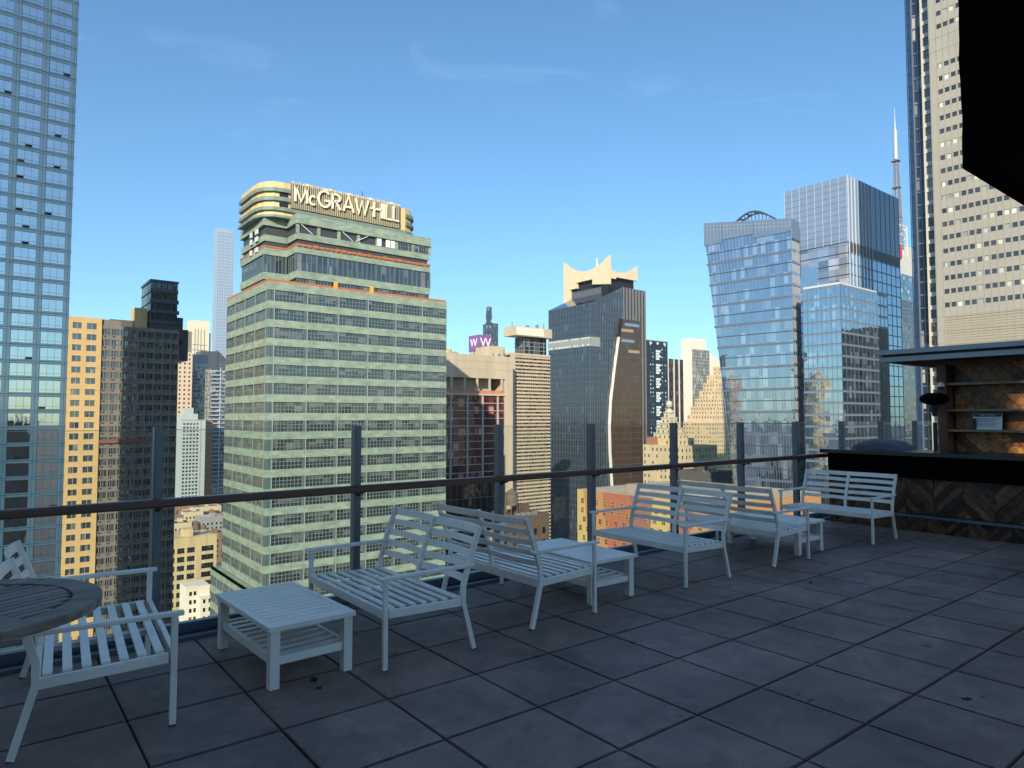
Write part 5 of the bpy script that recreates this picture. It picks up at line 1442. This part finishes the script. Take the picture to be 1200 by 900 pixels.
# right of the concrete block, under the handrail
house(598, 210, 9, 12, -36, wc2, roofm, 'cream walled building just right of the concrete block below the handrail', name='low_building')
house(610, 196, 11, 14, -28, wbd, roofd, 'brown brick building with a roof water tank below the slatted tower', name='low_building', tank=True)
house(596, 165, 12, 9, -38, wg, solid('pale_membrane', (.4, .4, .39), .7, .1), 'grey building with a pale membrane roof below the handrail', name='low_building')
house(615, 150, 13, 10, -42, wbd, roofm, 'lowest brown building behind the love seat backs', name='low_building')
house(832, 300, 16, 20, -24, solid('dark_stone', (.10, .09, .085), .8, .2), roofd, 'dark stone building at the foot of the leaning glass tower', name='low_building')
house(800, 285, 24, 20, -33, wg, roofm, 'grey low building between pyramid building and leaning tower', name='low_building')

# --- hotel with painted geometric facade, west side
wx, wy0 = corner(676, 190)
wxl = on_x(840, wx)
W = Bldg('painted_facade_hotel', 'orange hotel wing painted with yellow and red slanting shapes and pixel-like windows', 'hotel', wx, wxl, 46, wy0 - wxl)
zn = zat(wx, wy0, 573)
def painted_facade():
    m, nt, bs = new_mat('painted_stucco'); Lk = nt.links
    bs.inputs['Roughness'].default_value = .8
    tc = N(nt, 'ShaderNodeTexCoord'); n1 = N(nt, 'ShaderNodeTexNoise'); n1.inputs['Scale'].default_value = .7; n1.inputs['Detail'].default_value = 6; Lk.new(tc.outputs['Object'], n1.inputs['Vector'])
    return m
colY, colO, colR, colP = [solid(n, c, .8, .08, .4) for n, c in (('facade_yellow', (.50, .38, .15)), ('facade_orange', (.44, .22, .10)), ('facade_red', (.38, .13, .075)), ('facade_plum', (.27, .12, .10)))]
mb = MB(); mb.box(.25, 46, 0, W.Ly, -100, zn - .05); W.part(mb, 'wall', colO)
mb = MB()
Lf = W.Ly; yv = lambda px: on_x(px, wx) - wxl
def patch(px0t, px1t, px0b, px1b, z0, z1, m):
    mb.poly([(0, yv(px0b), z0), (0, yv(px0t), z1), (0, yv(px1t), z1), (0, yv(px1b), z0)][::1], m)
z0 = zat(wx, wy0, 640)
patch(676, 683, 676, 690, z0, zn, 0); patch(683, 705, 690, 712, z0, zn, 1); patch(705, 737, 712, 742, z0, zn, 2); patch(737, 764, 742, 757, z0, zn, 3)
patch(764, 786, 757, 779, z0, zn, 0); patch(786, 812, 779, 800, z0, zn, 3); patch(812, 839.9, 800, 839.9, z0, zn, 1)
mb.box(0, .24, 0, Lf, -100, z0 - .01, 2)
W.part(mb, 'painted_facade', [colY, colO, colR, colP])
rr = random.Random(6); P = 3.1
z = zn - 3.0; k = 0
while z > zn - 26:
    s = 1.2 + (k % 3) * .9
    while s < Lf - 1:
        W.win('W', s, z, 1.05, 1.4, 2, 2, g_dark, colO if rr.random() < .5 else colY, .12, d=.02); s += 2.6 + rr.choice((0, .25, .6))
    z -= 2.5; k += 1
W.flush(100)
mb = MB(); mb.box(.3, 46, .3, W.Ly - .3, zn - .04, zn + .0); W.part(mb, 'roof', solid('pale_tan_roof', (.50, .40, .28), .9, .15, .15))
mb = MB(); mb.box(12, 40, W.Ly * .3, W.Ly * .8, zn, zn + .7); mb.box(5, 9, W.Ly * .6, W.Ly * .7, zn, zn + 2.2); W.part(mb, 'roof_deck', solid('grey_roof_deck', (.33, .28, .22), .9, .2, .2))

# --- pale panel tower at the right edge
d0 = 200
nx_, ny_ = corner(1101, d0)
S = Bldg('pale_panel_tower', 'huge beige panel tower filling the right edge, small windows in rows', 'office tower', nx_, 20, 50, ny_ - 20)
beige = solid('beige_panel', (.325, .31, .265), .6, .07, .12)
yw = lambda px: on_x(px, nx_) - 20
ztp = 190
mb = MB(); mb.box(.4, 50, 0, S.Ly - .01, -100, ztp); S.part(mb, 'core', beige)
mb = MB(); P = 4.02
rowz = zat(nx_, ny_, 216)
zz_ = rowz + P * 24; k = 0
L_ = S.Ly
colp = 1.72; ncol = int(L_ / colp)
while zz_ > -95:
    kk = round((rowz - zz_) / P)
    blind_rows = (kk in (-7, -6, -5)) and False
    lou = 10 <= kk <= 12
    S.fb(mb, 'W', 0, L_, -.4, 0, zz_ - P, zz_ - 1.45)
    if lou or kk in (-11, -10) or kk > 30:
        S.fb(mb, 'W', 0, L_, -.4, -.06, zz_ - 1.45, zz_)
    else:
        for c in range(ncol + 1):
            s1 = L_ - c * colp
            S.fb(mb, 'W', max(0, s1 - .42 - (1.3 if c == 0 else 0)), s1, -.4, -.005, zz_ - 1.45, zz_)
            if c == 0: continue
            sc = s1 - .42 - (colp - .42) / 2
            if sc > 1.2: S.wins.append(('W', sc, zz_ - .725, colp - .45, 1.43, 1, 1, None, None, .1, .22))
    zz_ -= P
S.part(mb, 'panel_wall', beige)
g_nyt = glass('small_tower_glazing', (.03, .03, .03), 1.9, cell=(50, 50), blind=.26, blindcol=(.48, .46, .38), tilt=.02)
S.wins = [w[:7] + (g_nyt, greyframe) + w[9:] for w in S.wins if w[1] > L_ - 42]
S.flush(100)
mb = MB()
for c in range(30):
    s = L_ - c * colp - .27; S.fb(mb, 'W', s - .04, s + .04, -.1, .06, -60, ztp)
for kk in range(10, 13):
    for q in range(5):
        z = rowz - kk * P - .15 - q * .75
        S.fb(mb, 'W', L_ - 55, L_ - 2.5, -.1, .10, z - .3, z)
S.part(mb, 'panel_joint', solid('beige_joint', (.33, .28, .2), .6, .05))
# recessed corner bays north of the panel wall
yb0, yb1, yb2 = L_ + .02, on_x(1091, nx_ + 2) - 20, on_x(1080, nx_ + 4) - 20
mb = MB(); mb.box(2.5, 40, yb0, yb1, -100, ztp); S.part(mb, 'corner_glazing', g_mid)
mb = MB(); zz_ = rowz + P * 24
while zz_ > -95:
    S.fb(mb, 'W', yb0, yb1, -.3, .35, zz_ - 1.3, zz_, off=2.5); zz_ -= P
S.fb(mb, 'W', yb1 - .5, yb1, -.3, .4, -100, ztp, off=2.5); S.fb(mb, 'W', yb0, yb0 + .4, -.3, .4, -100, ztp, off=2.5)
S.part(mb, 'corner_slab', solid('pale_corner_slab', (.52, .48, .40), .6, .06))
mb = MB(); mb.box(4.5, 40, yb1 + .01, yb2, -100, ztp); S.part(mb, 'dark_glazing', glass('dark_corner_glazing', (.02, .025, .035), 1.9, tint=(.7, .85, 1), cell=(2, 4), blind=.1, tilt=.03))
mb = MB(); zz_ = rowz + P * 24
while zz_ > -95:
    S.fb(mb, 'W', yb1 + .02, yb2, -.2, .3, zz_ - .35, zz_, off=4.5)
    zz_ -= P
for s in (yb1 + .4, (yb1 + yb2) / 2, yb2 - .15): S.fb(mb, 'W', s - .15, s + .15, -.2, .45, -100, ztp + 4, off=4.5)
S.part(mb, 'steel_frame', solid('blue_grey_steel', (.16, .19, .24), .4, .1, metal=.3))
mb = MB(); yb3 = on_x(1074, nx_ + 8) - 20
for s in (yb2 + .3, (yb2 + yb3) / 2, yb3): S.fb(mb, 'W', s - .1, s + .1, 0, .25, -100, ztp, off=8)
zz_ = rowz + P * 24
while zz_ > -95: S.fb(mb, 'W', yb2, yb3, 0, .2, zz_ - .2, zz_, off=8); zz_ -= P
mb.box(8.5, 9, yb2, yb3, -100, ztp)
S.part(mb, 'screen_edge', solid('pale_blue_screen', (.22, .30, .42), .25, .1))

# --- masonry block out of direct view, added to be mirrored in the lower glass block
b = Bldg('masonry_block', 'buff masonry block mirrored in the lower glass block', 'building', 300, 30, 30, 54)
mb = MB(); mb.box(.3, 30, .3, 54, -100, 40); b.part(mb, 'wall', dec)
for k in range(14):
    for q in range(14): b.win('W', 2.5 + q * 3.8, 36.5 - k * 4, 1.9, 2.2, 1, 2, g_dark, ltframe, .15, d=-.28)
b.flush(100)

# --- unseen block added left of the view to shade the glass tower
b = Bldg('unseen_shade_block', 'unseen grey block added to shade the glass tower', 'tower', -62.5, 96, 18, 10)
mb = MB(); mb.box(0, 18, 0, 10, -100, 118); b.part(mb, 'wall', wg)

# ---------------------------------------------------------------- ground, sky, light, camera
gm_, nt, bs = new_mat('city_ground'); Lk = nt.links
bs.inputs['Roughness'].default_value = .9
tc = N(nt, 'ShaderNodeTexCoord'); n1 = N(nt, 'ShaderNodeTexNoise'); n1.inputs['Scale'].default_value = .03; n1.inputs['Detail'].default_value = 10; Lk.new(tc.outputs['Object'], n1.inputs['Vector'])
cr = N(nt, 'ShaderNodeValToRGB'); cr.color_ramp.elements[0].color = (.04, .04, .042, 1); cr.color_ramp.elements[1].color = (.13, .12, .11, 1); Lk.new(n1.outputs[0], cr.inputs[0]); Lk.new(cr.outputs[0], bs.inputs['Base Color'])
mb = MB(); mb.poly([(-9000, -9000, GZ - .02), (9000, -9000, GZ - .02), (9000, 9000, GZ - .02), (-9000, 9000, GZ - .02)])
mb.build('city_ground', gm_, kind='structure')

hm = bpy.data.materials.new('haze_air'); hm.use_nodes = True
nt = hm.node_tree; nt.nodes.remove(nt.nodes['Principled BSDF'])
pvn = N(nt, 'ShaderNodeVolumePrincipled'); pvn.inputs['Color'].default_value = (.86, .93, 1, 1); pvn.inputs['Density'].default_value = .0001; pvn.inputs['Anisotropy'].default_value = .35
nt.links.new(pvn.outputs[0], nt.nodes['Material Output'].inputs['Volume'])
mb = MB(); mb.box(-900, 2600, -900, 2600, GZ - 1.2, 460)
mb.build('haze', hm, kind='stuff')

ELEV, DEL = R_(24), R_(8)
tx, ty = math.cos(DEL) * FX + math.sin(DEL) * RX, math.cos(DEL) * FY + math.sin(DEL) * RY     # way the light travels in plan
sd = Vector((-tx * math.cos(ELEV), -ty * math.cos(ELEV), math.sin(ELEV)))
ld = bpy.data.lights.new('sun', 'SUN'); ld.energy = 3.6; ld.angle = R_(.53); ld.color = (1, .88, .70)
lo = bpy.data.objects.new('sun', ld); COL.objects.link(lo); lo.rotation_euler = sd.to_track_quat('Z', 'Y').to_euler()
wd_ = bpy.data.worlds.new('World'); SC.world = wd_; wd_.use_nodes = True
nt = wd_.node_tree; Lk = nt.links; bg = nt.nodes['Background']
sk = N(nt, 'ShaderNodeTexSky', sky_type='NISHITA'); sk.sun_disc = False; sk.sun_elevation = ELEV; sk.sun_rotation = math.atan2(sd.x, sd.y)
sk.altitude = 100; sk.air_density = 1.0; sk.dust_density = .45; sk.ozone_density = 2.5
tc = N(nt, 'ShaderNodeTexCoord'); mp = N(nt, 'ShaderNodeMapping'); mp.inputs['Scale'].default_value = (2.2, 2.2, 9); mp.inputs['Rotation'].default_value = (0, .15, 0)
Lk.new(tc.outputs['Generated'], mp.inputs[0])
nz = N(nt, 'ShaderNodeTexNoise'); nz.inputs['Scale'].default_value = 2.2; nz.inputs['Detail'].default_value = 7; nz.inputs['Roughness'].default_value = .6; nz.inputs['Distortion'].default_value = .6; Lk.new(mp.outputs[0], nz.inputs['Vector'])
mr = N(nt, 'ShaderNodeMapRange'); mr.inputs['From Min'].default_value = .60; mr.inputs['From Max'].default_value = .9; mr.inputs['To Max'].default_value = .12; Lk.new(nz.outputs[0], mr.inputs['Value'])
mx = N(nt, 'ShaderNodeMix', data_type='RGBA'); mx.inputs['B'].default_value = (9, 9.3, 9.8, 1); Lk.new(mr.outputs[0], mx.inputs['Factor']); Lk.new(sk.outputs[0], mx.inputs['A'])
tn = N(nt, 'ShaderNodeMix', data_type='RGBA', blend_type='MULTIPLY'); tn.inputs['Factor'].default_value = 1; tn.inputs['B'].default_value = (.665, .94, 1.05, 1)
Lk.new(mx.outputs['Result'], tn.inputs['A']); Lk.new(tn.outputs['Result'], bg.inputs[0]); bg.inputs[1].default_value = .096

cd = bpy.data.cameras.new('camera'); cd.sensor_width = 36; cd.lens = FOC / 1200 * 36; cd.clip_start = .05; cd.clip_end = 20000
co = bpy.data.objects.new('camera', cd); COL.objects.link(co); co.location = (0, 0, EYE)
co.rotation_euler = (math.pi / 2 + PITCH, 0, math.atan2(-FX, FY))
SC.camera = co
SC.view_settings.view_transform = 'Standard'; SC.view_settings.look = 'None'; SC.view_settings.gamma = 1; SC.view_settings.use_curve_mapping = False
SC.view_settings.exposure = 1.0
SC.cycles.max_bounces = 6; SC.cycles.diffuse_bounces = 3; SC.cycles.glossy_bounces = 3; SC.cycles.transparent_max_bounces = 12
SC.cycles.caustics_reflective = False; SC.cycles.caustics_refractive = False
SC.cycles.use_denoising = True
